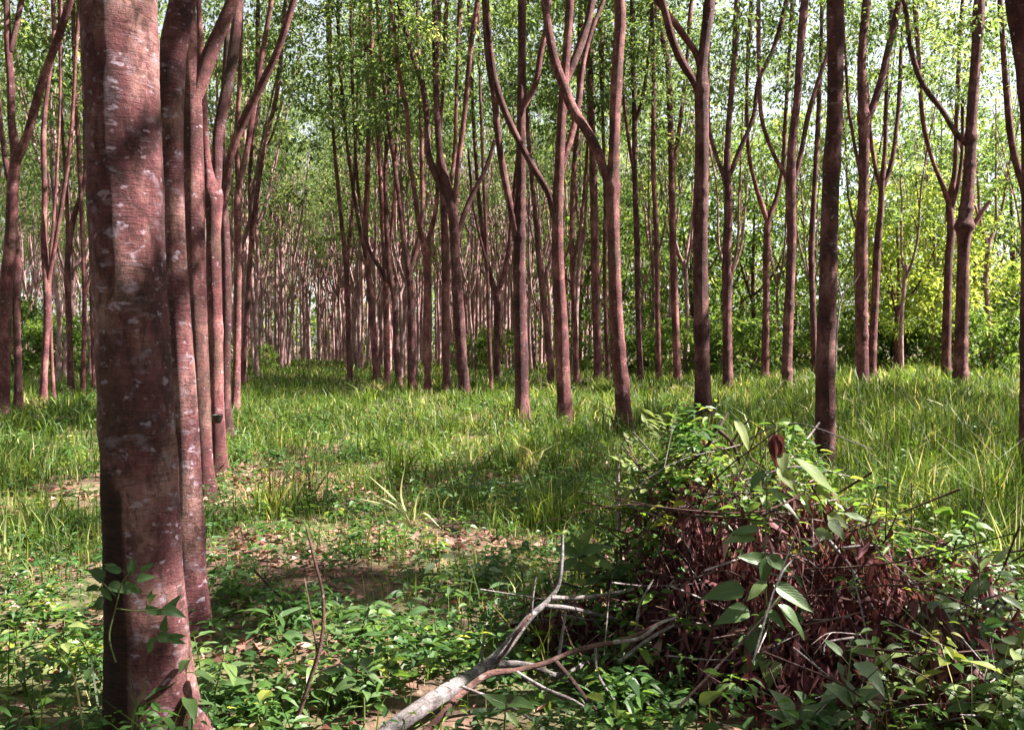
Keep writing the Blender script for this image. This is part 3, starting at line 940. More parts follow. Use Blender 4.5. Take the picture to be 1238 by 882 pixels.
T('trunk left beside the wide Y forked one, top bending left', (819, 463),
  [(819, 463, 9), (817, 400, 9), (814, 300, 8), (812, 210, 8), (810, 136, 7), (806, 68, 7), (799, 40, 6), (790, 0, 6)], [[(812, 215, 5), (822, 150, 5), (830, 80, 4), (836, 0, 4)]])

# right
T('sturdy trunk with a wide Y fork, pale fork and two left limbs', (850, 498),
  [(850, 498, 20), (849, 450, 18), (848, 400, 18), (847, 290, 17), (848, 200, 16), (848.5, 150, 16), (848, 109, 17), (849, 80, 13), (852, 51, 13), (856, 18, 13), (858, 0, 13)],
  [[(846, 112, 11), (838, 97, 10), (825, 76, 10), (814, 51, 9), (804, 15, 9), (800, 0, 9)],
   [(847, 84, 8), (842, 66, 8), (832, 51, 8), (818, 31, 8), (796, 2, 8)]], hide=6, knots=[((848, 106), 0.15), ((847, 255), 0.1)], sides=20)
T('trunk right of the wide Y fork with a thin goblet shaped split', (880, 468),
  [(880, 468, 12), (879, 400, 11), (879, 300, 10), (881, 240, 10), (879, 211, 9), (881, 153, 7), (888, 68, 7), (891, 0, 6)],
  [[(881, 215, 6), (895, 180, 6), (910, 143, 5), (918, 95, 5), (934, 61, 5), (951, 0, 5)], [(878, 222, 6), (870, 200, 5), (859, 163, 5), (856, 90, 4), (858, 0, 4)]], hide=8, knots=[((879, 212), 0.2)])
T('small tree with an open cup shaped fork behind its right neighbours', (925, 442),
  [(925, 442, 9), (926, 380, 8), (927, 300, 8), (929, 266, 8), (937, 245, 6), (946, 204, 5), (949, 153, 5), (954, 68, 4), (958, 0, 4)],
  [[(929, 272, 6), (920, 245, 6), (912, 219, 5), (906, 190, 5), (903, 110, 4), (908, 0, 4)]], hide=3)
T('wavy trunk with two raised limbs left of the thick unforked trunk', (951, 467),
  [(951, 467, 13), (952, 420, 12), (955, 350, 11), (957, 300, 11), (956, 221, 11), (957, 184, 10), (964, 119, 9), (968, 51, 9), (973, 0, 9)],
  [[(955, 228, 6), (950, 214, 5), (937, 190, 5), (923, 153, 5), (918, 85, 5), (917, 0, 4)], [(958, 224, 6), (965, 200, 6), (978, 136, 6), (992, 90, 5), (1000, 66, 5), (1002, 0, 4)]], hide=8)
T('thin dark trunk just left of the thick unforked trunk', (985, 447), [(985, 447, 8), (983, 380, 7), (981, 307, 7), (984, 240, 6), (988, 170, 6), (991, 102, 5), (993, 40, 4), (994, 0, 4)], hide=4)
T('thick straight unforked trunk on the right standing in tall grass', (998, 556),
  [(998, 556, 24), (998, 500, 22.5), (998, 426, 21.5), (1001, 350, 21), (1002, 290, 20.5), (1005, 220, 20), (1009, 136, 19), (1010, 60, 18), (1010, 0, 18)], hide=16, sides=24, flare=0.2)
T('trunk right of the thick unforked one, with a knot and a limb rising right', (1043, 466),
  [(1043, 466, 14), (1042, 400, 14), (1042, 340, 13), (1042, 290, 13), (1044, 220, 12), (1044, 143, 13), (1042, 68, 10), (1046, 20, 10), (1048, 0, 10)],
  [[(1046, 150, 9), (1053, 134, 9), (1060, 115, 9), (1066, 95, 9), (1073, 64, 8), (1080, 34, 8), (1088, 0, 8)], [(1041, 215, 4), (1034, 180, 4), (1026, 130, 4), (1022, 60, 3), (1018, 0, 3)]], hide=10, knots=[((1044, 142), 0.22)])
T('slim tree with a three way fork behind the knotted trunk', (1054, 442),
  [(1054, 442, 10), (1058, 360, 9), (1061, 296, 8), (1065, 250, 7), (1066, 226, 7), (1070, 180, 5), (1071, 136, 5), (1074, 60, 4), (1078, 0, 4)],
  [[(1065, 232, 5), (1057, 195, 5), (1052, 160, 5), (1048, 100, 4)], [(1067, 228, 6), (1076, 204, 6), (1083, 163, 5), (1088, 100, 5), (1090, 50, 4), (1096, 0, 4)]], hide=4)
T('trunk with a wide split touching the burled trunk on its left side', (1144, 446),
  [(1144, 446, 11), (1145, 380, 10), (1148, 300, 9), (1150, 280, 9), (1148, 247, 8), (1154, 210, 6), (1156, 160, 5), (1160, 60, 5), (1164, 0, 4)],
  [[(1149, 252, 6), (1140, 225, 6), (1131, 204, 5), (1117, 153, 5), (1111, 70, 5), (1105, 0, 4)], [(1149, 258, 5), (1158, 225, 5), (1162, 195, 4), (1164, 120, 4)]], hide=6)
T('burled trunk on the right with a fat knot halfway up and a long left limb', (1161, 468),
  [(1161, 468, 17), (1162, 420, 16), (1164, 350, 15), (1165, 300, 14), (1166, 275, 17), (1169, 240, 14), (1172, 204, 13), (1175, 136, 12), (1180, 68, 11), (1184, 0, 11)],
  [[(1170, 175, 7), (1160, 166, 7), (1140, 135, 6), (1114, 99, 6), (1101, 58, 6), (1094, 7, 5), (1092, 0, 5)], [(1170, 282, 6), (1180, 268, 6), (1190, 252, 5), (1197, 243, 4)]], hide=10, knots=[((1165, 274), 0.38), ((1172, 166), 0.25)], sides=18)
T('tree by the right edge with a thin limb crossing the pale gap', (1254, 470),
  [(1254, 470, 12), (1252, 400, 11), (1248, 300, 10), (1238, 231, 8), (1226, 187, 8), (1216, 102, 7), (1211, 30, 6), (1209, 0, 6)])
T('trunk cut by the right edge of the picture, leaning in at the top', (1245, 592),
  [(1245, 592, 25), (1245, 520, 24), (1246, 450, 24), (1248, 300, 24), (1248, 200, 24), (1245, 110, 24), (1236, 40, 24), (1230, 0, 24)], hide=20, sides=22)


# ------------------------------------------------------------------ farther rows: a few tree shapes copied along the planting rows
def far_proto(seed):
    rng = np.random.default_rng(seed)
    hf = rng.uniform(4.2, 6.6)
    r = rng.uniform(0.08, 0.115)
    lean = rng.normal(0, 0.035, 2)
    pts = [np.array([lean[0] * z + 0.05 * math.sin(z * 1.3 + seed), lean[1] * z + 0.05 * math.cos(z * 1.1 + seed), z]) for z in (-0.15, 0.05, 1.2, 2.6, hf * 0.7, hf)]
    mb = MB()
    c = spline(pts, 14)
    rr = np.linspace(r, r * 0.78, 14) * (1 + 0.3 * np.exp(-np.clip(c[:, 2], 0, 9) / 0.2))
    rr[-2:] *= 1.15
    mb.add(*tube(c, rr, 9, 0.03, rng))
    trunk = mb.mesh('trunk', M['bark_far_lit'])
    limbs = []
    k = int(rng.integers(2, 5))
    a0 = rng.uniform(0, 6.28)
    for i in range(k):
        a = a0 + i * 6.28 / k + rng.normal(0, 0.3)
        sp_ = rng.uniform(0.08, 0.26)
        L = rng.uniform(6, 9)
        d = np.array([math.cos(a) * sp_, math.sin(a) * sp_, 1.0])
        p0 = pts[-1] - np.array([0, 0, rng.uniform(0.05, 0.7)])
        p1 = p0 + np.array([math.cos(a) * 0.30, math.sin(a) * 0.30, 0.7])
        p2 = p1 + d * L * 0.4 + rng.normal(0, 0.12, 3)
        p3 = p1 + d * L + rng.normal(0, 0.3, 3)
        lb = MB()
        lb.tube([p0, p1, p2, p3], r * rng.uniform(0.5, 0.68), 0.022, 12, 6)
        for j in range(int(rng.integers(2, 4))):
            f = rng.uniform(0.15, 0.7)
            s0 = p1 + (p3 - p1) * f
            a2 = a + rng.normal(0, 1.0)
            q1 = s0 + np.array([math.cos(a2) * 0.35, math.sin(a2) * 0.35, 0.9])
            q2 = q1 + np.array([math.cos(a2) * 0.5, math.sin(a2) * 0.5, rng.uniform(1.5, 3.5)])
            lb.tube([s0, q1, q2], r * 0.34 * (1.1 - f), 0.012, 7, 5)
        limbs.append(lb.mesh('limb', M['bark_far_lit']))
    return trunk, limbs


PROTOS = [far_proto(500 + i) for i in range(8)]
ROW_DIR, ROW0, ROW_STEP, TREE_STEP = -0.287, -0.5, 6.6, 2.45
taken = [(o.location.x, o.location.y) for o in COL.objects if o.name.startswith('rubber_tree')]


def far_tree(x, y, label, group, i, low=True):
    tr, lb = PROTOS[i % len(PROTOS)]
    root = thing('rubber_tree', label, 'tree', (x, y, float(gz(np.array(x), np.array(y)))), group)
    s = RNG.uniform(0.85, 1.15)
    root.scale = (s, s, RNG.uniform(0.92, 1.12))
    root.rotation_euler = (0, 0, RNG.uniform(0, 6.28))
    link('trunk', tr, root)
    for m in lb:
        link('limb', m, root)
    o = link('crown', (CROWNS_LOW if low else CROWNS)[i % 5], root, (0, 0, RNG.uniform(6.6, 9.2) if low else 8.6))
    o.rotation_euler = (0, 0, RNG.uniform(0, 6.28))


ZONES = [(-1e9, 60, 'behind the stout trunk at the left edge'), (60, 135, 'left of the huge trunk'), (135, 300, 'beyond the left row'),
         (300, 345, 'just right of the left row'), (345, 390, 'in the dense rows left of the middle cluster'), (390, 440, 'behind the pale trunk that starts the middle cluster'),
         (440, 490, 'behind the dark burled middle trunk'), (490, 545, 'behind the pale trunk with the narrow V fork'), (545, 585, 'behind the fan limbed middle trunk'),
         (585, 640, 'behind the candelabra forked small tree'), (640, 700, 'behind the pale footed middle trunk'), (700, 770, 'behind the curving dark trunk'),
         (770, 860, 'left of and behind the wide Y forked trunk'), (860, 940, 'behind the goblet split trunk'), (940, 1020, 'behind the thick unforked trunk'),
         (1020, 1110, 'behind the knotted right trunk'), (1110, 1e9, 'behind the burled trunk at right')]
FORKS = {2: 'two limbed', 3: 'three limbed', 4: 'four limbed'}


k_far, far_pts, mass = 0, [], []
for row in range(-8, 9):
    y = 14.0 + RNG.uniform(0, 2)
    while y < 104:
        y += TREE_STEP * RNG.uniform(0.8, 1.2)
        x = ROW0 + ROW_STEP * row + ROW_DIR * y + RNG.normal(0, 0.25 + max(0.0, y - 38) * 0.075)
        px = CX + F_PX * x / y
        if px < -40 or px > 1280:
            continue
        if min((x - a) ** 2 + (y - b) ** 2 for a, b in taken) < 1.6 ** 2 or y < (30 if px < 560 else 33):
            continue
        if px > 800 and y > 44:                             # the green wood stands there
            continue
        far_pts.append((y, x, px))
far_pts.sort()
N_FAR = 235
for (y, x, px) in far_pts[:N_FAR]:
    z = next(z for z in ZONES if z[0] <= px < z[1])
    kind = FORKS[len(PROTOS[k_far % len(PROTOS)][1])]
    dist = 'thin' if y < 42 else ('thinner distant' if y < 56 else 'hair thin remote')
    lab = f'{dist} {kind} rubber tree {z[2]}'
    far_tree(x, y, lab, 'far trees: ' + lab, k_far)
    k_far += 1
mass = far_pts[N_FAR:]
for _ in range(250):
    y = RNG.uniform(52, 104)
    px = RNG.uniform(285, 740)
    mass.append((y, (px - CX) / F_PX * y, px))
mb = MB()
for (y, x, px) in mass:
    h, a = RNG.uniform(5, 8), RNG.uniform(0, 6.28)
    p0 = np.array([x, y, -0.1])
    p1 = p0 + np.array([RNG.normal(0, 0.15), RNG.normal(0, 0.15), h])
    mb.tube([p0, (p0 + p1) / 2 + RNG.normal(0, 0.06, 3), p1], 0.12, 0.09, 5, 6)
    for sg in (0, math.pi):
        e = p1 + np.array([math.cos(a + sg) * 1.3, math.sin(a + sg) * 1.3, RNG.uniform(5, 8)])
        mb.tube([p1 - np.array([0, 0, 0.2]), p1 + (e - p1) * 0.4 + np.array([math.cos(a + sg) * 0.2, 0, 0]), e], 0.09, 0.03, 5, 5)
stuff('far_trunks', mb.mesh('far_trunks', M['bark_far_lit']), 'mass of thin pale trunks closing the far end of the rows', 'trees')

def ground_hit(p):
    """Where the sun's ray through p meets the ground."""
    return Vector(p) - to_sun * (p[2] / to_sun.z)


# places the photograph shows in full sun, and places it shows in shade
SUNNY = [(ground_hit(P(px, py, d)) if d else G(px, py), rx, ry) for px, py, d, rx, ry in (
    (400, 655, 0, 1.0, 0.45), (590, 662, 0, 0.45, 0.25), (60, 815, 0, 0.5, 0.2), (330, 850, 0, 0.3, 0.15), (270, 835, 0, 0.2, 0.1), (430, 790, 0, 0.4, 0.15), (1180, 800, 4.2, 0.4, 0.2), (1060, 800, 3.8, 0.25, 0.15), (930, 700, 3.7, 0.2, 0.12), (330, 590, 0, 0.9, 0.45), (60, 560, 0, 0.9, 0.5), (40, 515, 0, 1.4, 0.6), (130, 605, 0, 0.5, 0.3),
    (175, 20, 3.4, 0.40, 0.30), (180, 90, 3.4, 0.40, 0.30), (215, 770, 3.3, 0.25, 0.16), (225, 480, 4.7, 0.22, 0.2), (225, 560, 4.7, 0.22, 0.2), (250, 590, 8.6, 0.3, 0.3), (263, 540, 10.0, 0.3, 0.3),
    (780, 540, 4.6, 0.40, 0.3), (880, 540, 4.4, 0.40, 0.28), (990, 580, 4.2, 0.40, 0.25), (950, 530, 4.3, 0.3, 0.25), (1160, 710, 4.6, 0.5, 0.3), (1220, 730, 4.6, 0.5, 0.3), (1130, 640, 5.2, 0.5, 0.4),
    (1100, 700, 4.5, 0.3, 0.2), (120, 560, 0, 0.8, 0.5), (450, 545, 0, 0.8, 0.35), (690, 520, 0, 1.0, 0.4),
    (560, 825, 3.75, 0.28, 0.14), (640, 740, 4.0, 0.25, 0.15), (500, 865, 3.5, 0.3, 0.14), (850, 640, 3.9, 0.25, 0.12), (700, 720, 4.1, 0.3, 0.12), (1100, 600, 0, 0.7, 0.5), (540, 560, 0, 0.9, 0.35), (470, 510, 0, 1.6, 0.6))]
SHADED = [(P(px, py, d) if d else G(px, py), r) for px, py, d, r in (
    (320, 880, 0, 0.5), (650, 860, 0, 0.5), (760, 860, 0, 0.5), (560, 770, 0, 0.5), (230, 850, 0, 0.4), (1100, 870, 0, 0.5), (1000, 870, 0, 0.5), (460, 880, 0, 0.4), (860, 860, 0, 0.5), (700, 800, 0, 0.5), (760, 700, 0, 0.5),
    (185, 200, 3.4, 0.5), (190, 270, 3.4, 0.5), (195, 340, 3.4, 0.5), (200, 410, 3.4, 0.5), (205, 480, 3.4, 0.5), (208, 550, 3.4, 0.5), (212, 620, 3.4, 0.5), (212, 680, 3.4, 0.45),
    (560, 720, 0, 0.6), (500, 760, 0, 0.6), (640, 700, 0, 0.6), (280, 740, 0, 0.5), (300, 800, 0, 0.5), (1000, 840, 0, 0.5), (850, 790, 3.6, 0.5), (930, 740, 3.6, 0.5),
    (1020, 760, 3.8, 0.5), (90, 740, 0, 0.5), (60, 870, 0, 0.5), (300, 520, 0, 0.8), (340, 500, 0, 0.8), (640, 590, 0, 0.8), (700, 600, 0, 0.8), (430, 590, 0, 0.6), (550, 620, 0, 0.6), (120, 650, 0, 0.6), (40, 640, 0, 0.6))]


def sunlit(q):
    g = ground_hit(q)
    return any(((g.x - c.x) / (rx + 0.35)) ** 2 + ((g.y - c.y) / (ry + 0.35)) ** 2 < 1 for c, rx, ry in SUNNY)


def plantation_around():
    """The same plantation going on round the viewer, out of the picture: its crowns shade the floor in view."""
    rng = np.random.default_rng(77)
    pts = []
    for row in range(-9, 9):
        for k in range(-11, 16):
            y = k * 2.5 + 0.8
            x = ROW0 + ROW_STEP * row + ROW_DIR * y
            out_left = x < -0.66 * y - 3.5
            out_right = x > 0.60 * y + 2.6 and y < 24
            if abs(x) < 34 and (y < -0.5 or out_left or out_right):
                pts.append((x + rng.normal(0, 0.2), y + rng.normal(0, 0.3)))
    mb = MB()
    C, S = [], []
    for x, y in pts:
        mb.tube([(x, y, -0.1), (x + rng.normal(0, 0.1), y, 5.0), (x + rng.normal(0, 0.4), y + rng.normal(0, 0.4), 12.0)], 0.13, 0.04, 6, 7)
        nc = CANOPY_CLUMPS if x > 0 and y > -6 else 40
        c = rng.normal(0, 1, (nc, 3))
        c = unit(c) * (rng.uniform(0.1, 1, nc) ** 0.45)[:, None] * np.array([2.5, 2.5, 2.9]) + np.array([x, y, 11.6 + rng.normal(0, 0.6)])
        if x > 0 and y > -6:
            c = np.array([q for q in c if not sunlit(q)]).reshape(-1, 3)  # crown clumps are dropped here to leave planned gaps for sun patches
            nc = len(c)
        per = 26
        off = unit(rng.normal(0, 1, (nc * per, 3))) * (rng.uniform(0.05, 1, nc * per) ** 0.5)[:, None] * np.array([1, 1, 0.55])
        C.append(np.repeat(c, per, axis=0) + off * np.repeat(rng.uniform(0.4, 0.85, nc), per)[:, None])
    for p, rad in SHADED:                                  # unseen leaf clumps added on sun rays to shade chosen spots
        t = (rng.uniform(9.2, 12.5) - p.z) / to_sun.z
        q = np.array(p + to_sun * t)
        if sunlit(q):
            continue
        off = unit(rng.normal(0, 1, (34, 3))) * (rng.uniform(0.05, 1, 34) ** 0.5)[:, None] * np.array([1, 1, 0.6]) * rad
        C.append(q + off)
    C = np.concatenate(C)
    n = len(C)
    LL = rng.uniform(0.22, 0.42, n)
    V, t, k = leaves(C, rng.normal(0, 1, (n, 3)) + np.array([0, 0, -0.3]), LL, LL * 0.5, 0.15, 0.6, 0.1, False, rng)
    stuff('plantation_trunks', mb.mesh('plantation_trunks', M['bark']), 'trunks of the plantation going on round the viewer outside the picture', 'trees')
    stuff('plantation_foliage', mesh_np('plantation_foliage', V, t, None, M['leaf_crown'], np.repeat(rng.uniform(0.2, 0.7, n), k), smooth=False), 'foliage of the plantation round the viewer outside the picture, clumps added and cut for shade', 'trees')


CANOPY_CLUMPS = 42
plantation_around()

build_weeds()

# ------------------------------------------------------------------ the wood behind, shrubs
def forest_tree(px, y, label, i, scale=1.0, group='bushy trees of the green wood', bright=False):
    x = (px - CX) / F_PX * y
    root = thing('forest_tree', label, 'tree', (x, y, 0), group)
    root.rotation_euler = (0, 0, RNG.uniform(0, 6.28))
    root.scale = (scale, scale, scale * RNG.uniform(0.9, 1.1))
    m = MB()
    m.tube([(0, 0, -0.2), (0.1, 0, 2.0), (0.05, 0.1, 4.5), (0.2, 0, 9.0)], 0.16, 0.04, 12, 8)
    link('trunk', m.mesh('trunk', M['bark']), root)
    for a in (0.3, 2.3, 4.2):
        lm = MB()
        lm.tube([(0.06, 0.05, 3.2 + a * 0.2), (math.cos(a) * 0.8, math.sin(a) * 0.8, 4.8), (math.cos(a) * 1.9, math.sin(a) * 1.9, 7.4)], 0.08, 0.02, 8, 6)
        link('limb', lm.mesh('limb', M['bark']), root)
    link('crown', (CROWNS_SUNLIT if bright else CROWNS_FOREST)[i % (2 if bright else 4)], root, (0, 0, 2.6 if bright else 1.6))


WOOD = [(700, 50, 1.0, 'dark bushy tree seen between the pale footed and curving trunks'), (742, 47, 0.85, 'dark bushy tree straight behind the curving trunk'),
        (785, 51, 1.0, 'dark bushy tree left of the wide Y forked trunk'), (838, 46, 1.0, 'bushy green tree straight behind the wide Y forked trunk'),
        (872, 49, 1.15, 'bushy green tree behind the goblet split trunk'), (912, 45, 0.95, 'bushy green tree behind the cup forked small tree'),
        (958, 50, 1.1, 'bushy bright tree behind the wavy trunk with raised limbs'), (1003, 47, 1.05, 'bushy bright tree hidden in part by the thick unforked trunk'),
        (1050, 52, 1.2, 'bushy bright tree behind the knotted trunk'), (1092, 46, 1.0, 'bright yellow green bushy tree in the gap right of the knotted trunk'),
        (1136, 51, 1.2, 'bushy bright tree left of the burled trunk'), (1180, 44, 1.0, 'bushy tree just right of the burled trunk'),
        (1225, 48, 1.15, 'bushy tree left of the right edge trunk'), (1270, 42, 1.1, 'bushy tree cut by the right edge of the picture'),
       
        (900, 64, 1.5, 'tall tree rising behind the goblet split trunk'), (800, 66, 1.5, 'tall tree rising behind the trunks left of the wide Y fork'),
        (1220, 62, 1.5, 'tall tree rising behind the right edge of the wood')]
for i, (px, y, s, lab) in enumerate(WOOD):
    forest_tree(px, y, lab, i, s, 'tall trees behind the wood' if y > 55 else 'bushy trees of the green wood')


for i, (px, y, s, lab) in enumerate([(1085, 40, 0.85, 'tree painted sunlit yellow green filling the gap right of the knotted trunk'), (1125, 42, 0.95, 'tree painted sunlit yellow green just left of the burled trunk'),
                                     ]):
    forest_tree(px, y, lab, i, s, 'wood trees with sunlit green painted in', True)


def shrub(px, y, label, group, i, s):
    x = (px - CX) / F_PX * y
    root = thing('shrub', label, 'shrub', (x, y, 0), group)
    root.rotation_euler = (0, 0, RNG.uniform(0, 6.28))
    root.scale = (s, s, s * RNG.uniform(0.8, 1.2))
    m = MB()
    for a in (0.5, 2.6, 4.6):
        m.tube([(0, 0, -0.1), (math.cos(a) * 0.25, math.sin(a) * 0.25, 0.8), (math.cos(a) * 0.7, math.sin(a) * 0.7, 1.8)], 0.03, 0.01, 6, 5)
    link('stem', m.mesh('stem', M['bark']), root)
    link('foliage', SHRUBS[i % 4], root)


SHRUB_AT = [(-20, 40, 1.2, 'dark shrub cut by the left edge of the picture'), (18, 42, 1.3, 'dark shrub behind the stout left edge trunk'), (55, 39, 1.1, 'dark shrub behind the low forking brown trunk on the left'),
            (90, 41, 1.2, 'dark shrub just left of the huge trunk'), (130, 44, 1.1, 'dark shrub mostly hidden by the huge trunk'),
            (318, 47, 0.55, 'low shrub right of the left row foot'),
            (570, 47, 0.8, 'low shrub right of the fan limbed middle trunk'), (600, 50, 0.9, 'low shrub behind the candelabra forked tree'),
            (705, 46, 0.7, 'shrub between the pale footed and curving trunks'), (752, 42, 1.0, 'shrub behind the curving dark trunk'),
            (790, 42, 1.0, 'shrub beside the dark slim trunk'), (835, 39, 1.2, 'shrub behind the wide Y forked trunk'), (880, 40, 1.2, 'shrub at the foot of the goblet split trunk'),
            (905, 37, 1.2, 'shrub between goblet split and cup forked trees'), (960, 40, 1.0, 'shrub behind the wavy trunk'), (1010, 41, 1.1, 'shrub behind the thick unforked trunk'),
            (1060, 43, 1.0, 'shrub right of the knotted trunk'), (1110, 42, 1.1, 'shrub in the gap between knotted and burled trunks'), (1150, 44, 1.0, 'shrub behind the burled trunk'),
            (1195, 38, 1.1, 'shrub right of the burled trunk'), (1240, 40, 1.2, 'shrub by the right edge trunk')]
for i, (px, y, s, lab) in enumerate(SHRUB_AT):
    shrub(px, y, lab, 'shrubs along the edge of the plantation', i, s)


def far_wood():
    n_c, per = 1700, 42
    x = RNG.uniform(-75, 75, n_c)
    y = RNG.uniform(106, 122, n_c)
    z = RNG.beta(0.9, 1.7, n_c) * 22
    idx = np.repeat(np.arange(n_c), per)
    n = len(idx)
    off = RNG.normal(0, 1, (n, 3)) * np.array([1.3, 1.3, 0.8])
    C = np.stack([x, y, z], 1)[idx] + off
    LL = RNG.uniform(0.35, 0.8, n)
    V, t, k = leaves(C, RNG.normal(0, 1, (n, 3)), LL, LL * 0.5, 0.15, 0.5, 0.1)
    tint = np.repeat(np.clip(RNG.normal(0.45, 0.2, n_c)[idx] + RNG.normal(0, 0.1, n), 0, 1), k)
    stuff('far_wood', mesh_np('far_wood', V, t, None, M['leaf_forest'], tint, smooth=False), 'distant wood closing the view behind the rows', 'wood')


far_wood()


# ------------------------------------------------------------------ big leaves and plants
def leaf_mesh(name, mat, width=0.5, droop=0.25, fold=0.18, heart=0.0, tipw=1.0, seed=0):
    """One broad leaf of unit length along +Y, its upper side +Z; 3 x 8 grid with a midrib fold and a wavy edge."""
    rng = np.random.default_rng(seed)
    ns = 8
    V, UV = [], []
    for i in range(ns + 1):
        t = i / ns
        w = width * (math.sin(math.pi * (0.03 + 0.97 * t) ** (0.75 - heart)) ** 0.85) * (1 - 0.25 * t * tipw) if 0 < i < ns else 0.012
        wav = 0.03 * math.sin(t * 11 + seed)
        for s in (-1, -0.5, 0, 0.5, 1):
            V.append((s * w * 0.5, t, -droop * t * t + abs(s) * w * fold + s * wav * 0.6 + rng.normal(0, 0.004)))
            UV.append((s, t))
    idx = np.arange((ns + 1) * 5).reshape(ns + 1, 5)
    q = np.stack([idx[:-1, :-1], idx[:-1, 1:], idx[1:, 1:], idx[1:, :-1]], -1).reshape(-1, 4)
    return mesh_np(name, V, quads=q, mat=mat, uv=UV)


LM = {}
for key, mt in (('big', 'leaf_big'), ('grey', 'leaf_grey'), ('pale', 'leaf_pale'), ('deep', 'leaf_deep')):
    LM[key] = [leaf_mesh('leaf', M[mt], 0.46, 0.22, 0.16, 0.0, 1.0, 1), leaf_mesh('leaf', M[mt], 0.54, 0.35, 0.12, 0.1, 1.0, 2), leaf_mesh('leaf', M[mt], 0.40, 0.15, 0.22, 0.0, 1.0, 3)]
LM['heart'] = [leaf_mesh('leaf', M['leaf_big'], 0.85, 0.25, 0.10, 0.28, 1.3, 5)]
LM['long'] = [leaf_mesh('leaf', M['leaf_pale'], 0.27, 0.12, 0.12, 0.0, 0.6, 6)]
LM['long_grey'] = [leaf_mesh('leaf', M['leaf_grey'], 0.27, 0.12, 0.12, 0.0, 0.6, 7)]
LM['dead'] = [leaf_mesh('dead_leaf', M['leaf_dead'], 0.34, 0.3, 0.5, 0.0, 0.8, 8), leaf_mesh('dead_leaf', M['leaf_dead'], 0.26, 0.1, 0.9, 0.0, 0.8, 9), leaf_mesh('dead_leaf', M['leaf_dead'], 0.42, 0.45, 0.35, 0.0, 0.8, 10)]
for m in LM['dead']:
    at = m.attributes.new('tint', 'FLOAT', 'POINT')
    at.data.foreach_set('value', np.full(len(m.vertices), 0.5, np.float32))


def put_leaf(me, base, direction, length, parent, roll=0.0, up=(0, 0, 1), name='leaf'):
    y = Vector(direction).normalized()
    u = Vector(up)
    x = y.cross(u)
    if x.length < 1e-3:
        x = y.cross(Vector((0, -1, 0)))
    x.normalize()
    z = x.cross(y)
    R = Matrix((x, y, z)).transposed() @ Matrix.Rotation(roll, 3, 'Y')
    o = link(name, me, parent)
    M4 = (R * length).to_4x4()
    M4.translation = Vector(base) - (parent.location if parent is not None else Vector())
    o.matrix_local = M4
    return o


def pick(key):
    return random.choice(LM[key])


def leafy_plant(name, label, cat, loc, h, n, leaf_len, key='big', lean=(0, 0), group=None, stem_r=0.004, start=0.25, pitch=0.15, mat='stem'):
    loc = Vector(loc)
    root = thing(name, label, cat, loc, group)
    top = Vector((lean[0] * h, lean[1] * h, h))
    mid = top * 0.5 + Vector((random.gauss(0, 0.03), random.gauss(0, 0.03), 0)) * h
    m = MB()
    m.tube([(0, 0, -0.03), tuple(mid), tuple(top)], stem_r * 1.3, stem_r * 0.5, 9, 6)
    a0 = random.uniform(0, 6.28)
    todo = []
    for i in range(n):
        f = start + (1 - start) * (i + 0.5) / n
        p = mid * (2 * f * (1 - f)) * 2 * 0.5 + top * (f * f) + Vector((0, 0, 0)) if f < 1 else top
        p = Vector((0, 0, 0)) * (1 - f) ** 2 + mid * 2 * f * (1 - f) + top * f * f
        a = a0 + i * 2.4 + random.gauss(0, 0.25)
        d = Vector((math.cos(a), math.sin(a), random.gauss(pitch, 0.2)))
        pet = p + d * leaf_len * 0.25
        m.tube([tuple(p), tuple(pet)], stem_r * 0.5, stem_r * 0.35, 3, 4)
        todo.append((pet, d))
    link('stem', m.mesh('stem', M[mat], 0.5), root)
    for pet, d in todo:
        put_leaf(pick(key), loc + pet, d - Vector((0, 0, 0.12)), leaf_len * random.uniform(0.7, 1.2), root, random.gauss(0, 0.3))
    return root


def on_ground(px, py):
    return G(px, py)


# -- seedlings at the foot of the big trunk and in the left foreground
leafy_plant('seedling', 'broad leaved seedling at the foot of the huge trunk, right in front', 'plant', G(212, 905), 0.36, 11, 0.13, 'big', (0.15, 0.05), stem_r=0.005, start=0.2)
leafy_plant('seedling', 'bushy seedling right of the huge trunk with drooping oval leaves', 'plant', G(252, 880), 0.30, 11, 0.12, 'big', (0.2, 0.1), stem_r=0.005)
leafy_plant('seedling', 'pointed leaf seedling beside the thin dead stem', 'plant', G(335, 800), 0.24, 9, 0.13, 'deep', (-0.1, 0.1), stem_r=0.005)
SEED = [(30, 840, 'big', 0.20, 0.10), (75, 815, 'pale', 0.22, 0.10), (105, 860, 'big', 0.2, 0.09), (15, 780, 'pale', 0.18, 0.09), (60, 720, 'deep', 0.25, 0.10), (290, 850, 'big', 0.16, 0.09), (360, 868, 'big', 0.18, 0.09),
        (430, 850, 'big', 0.24, 0.11), (470, 820, 'deep', 0.24, 0.12), (525, 790, 'deep', 0.25, 0.12), (500, 745, 'deep', 0.22, 0.11), (560, 742, 'deep', 0.22, 0.11), (620, 745, 'deep', 0.2, 0.10),
        (450, 780, 'big', 0.24, 0.11), (590, 715, 'grey', 0.22, 0.10), (530, 715, 'grey', 0.2, 0.11), (650, 720, 'deep', 0.22, 0.1), (280, 720, 'deep', 0.24, 0.10), (265, 690, 'deep', 0.2, 0.09),
        (400, 800, 'big', 0.2, 0.09), (245, 815, 'big', 0.2, 0.1), (380, 860, 'big', 0.2, 0.1), (545, 860, 'big', 0.18, 0.09), (440, 880, 'big', 0.2, 0.1)]
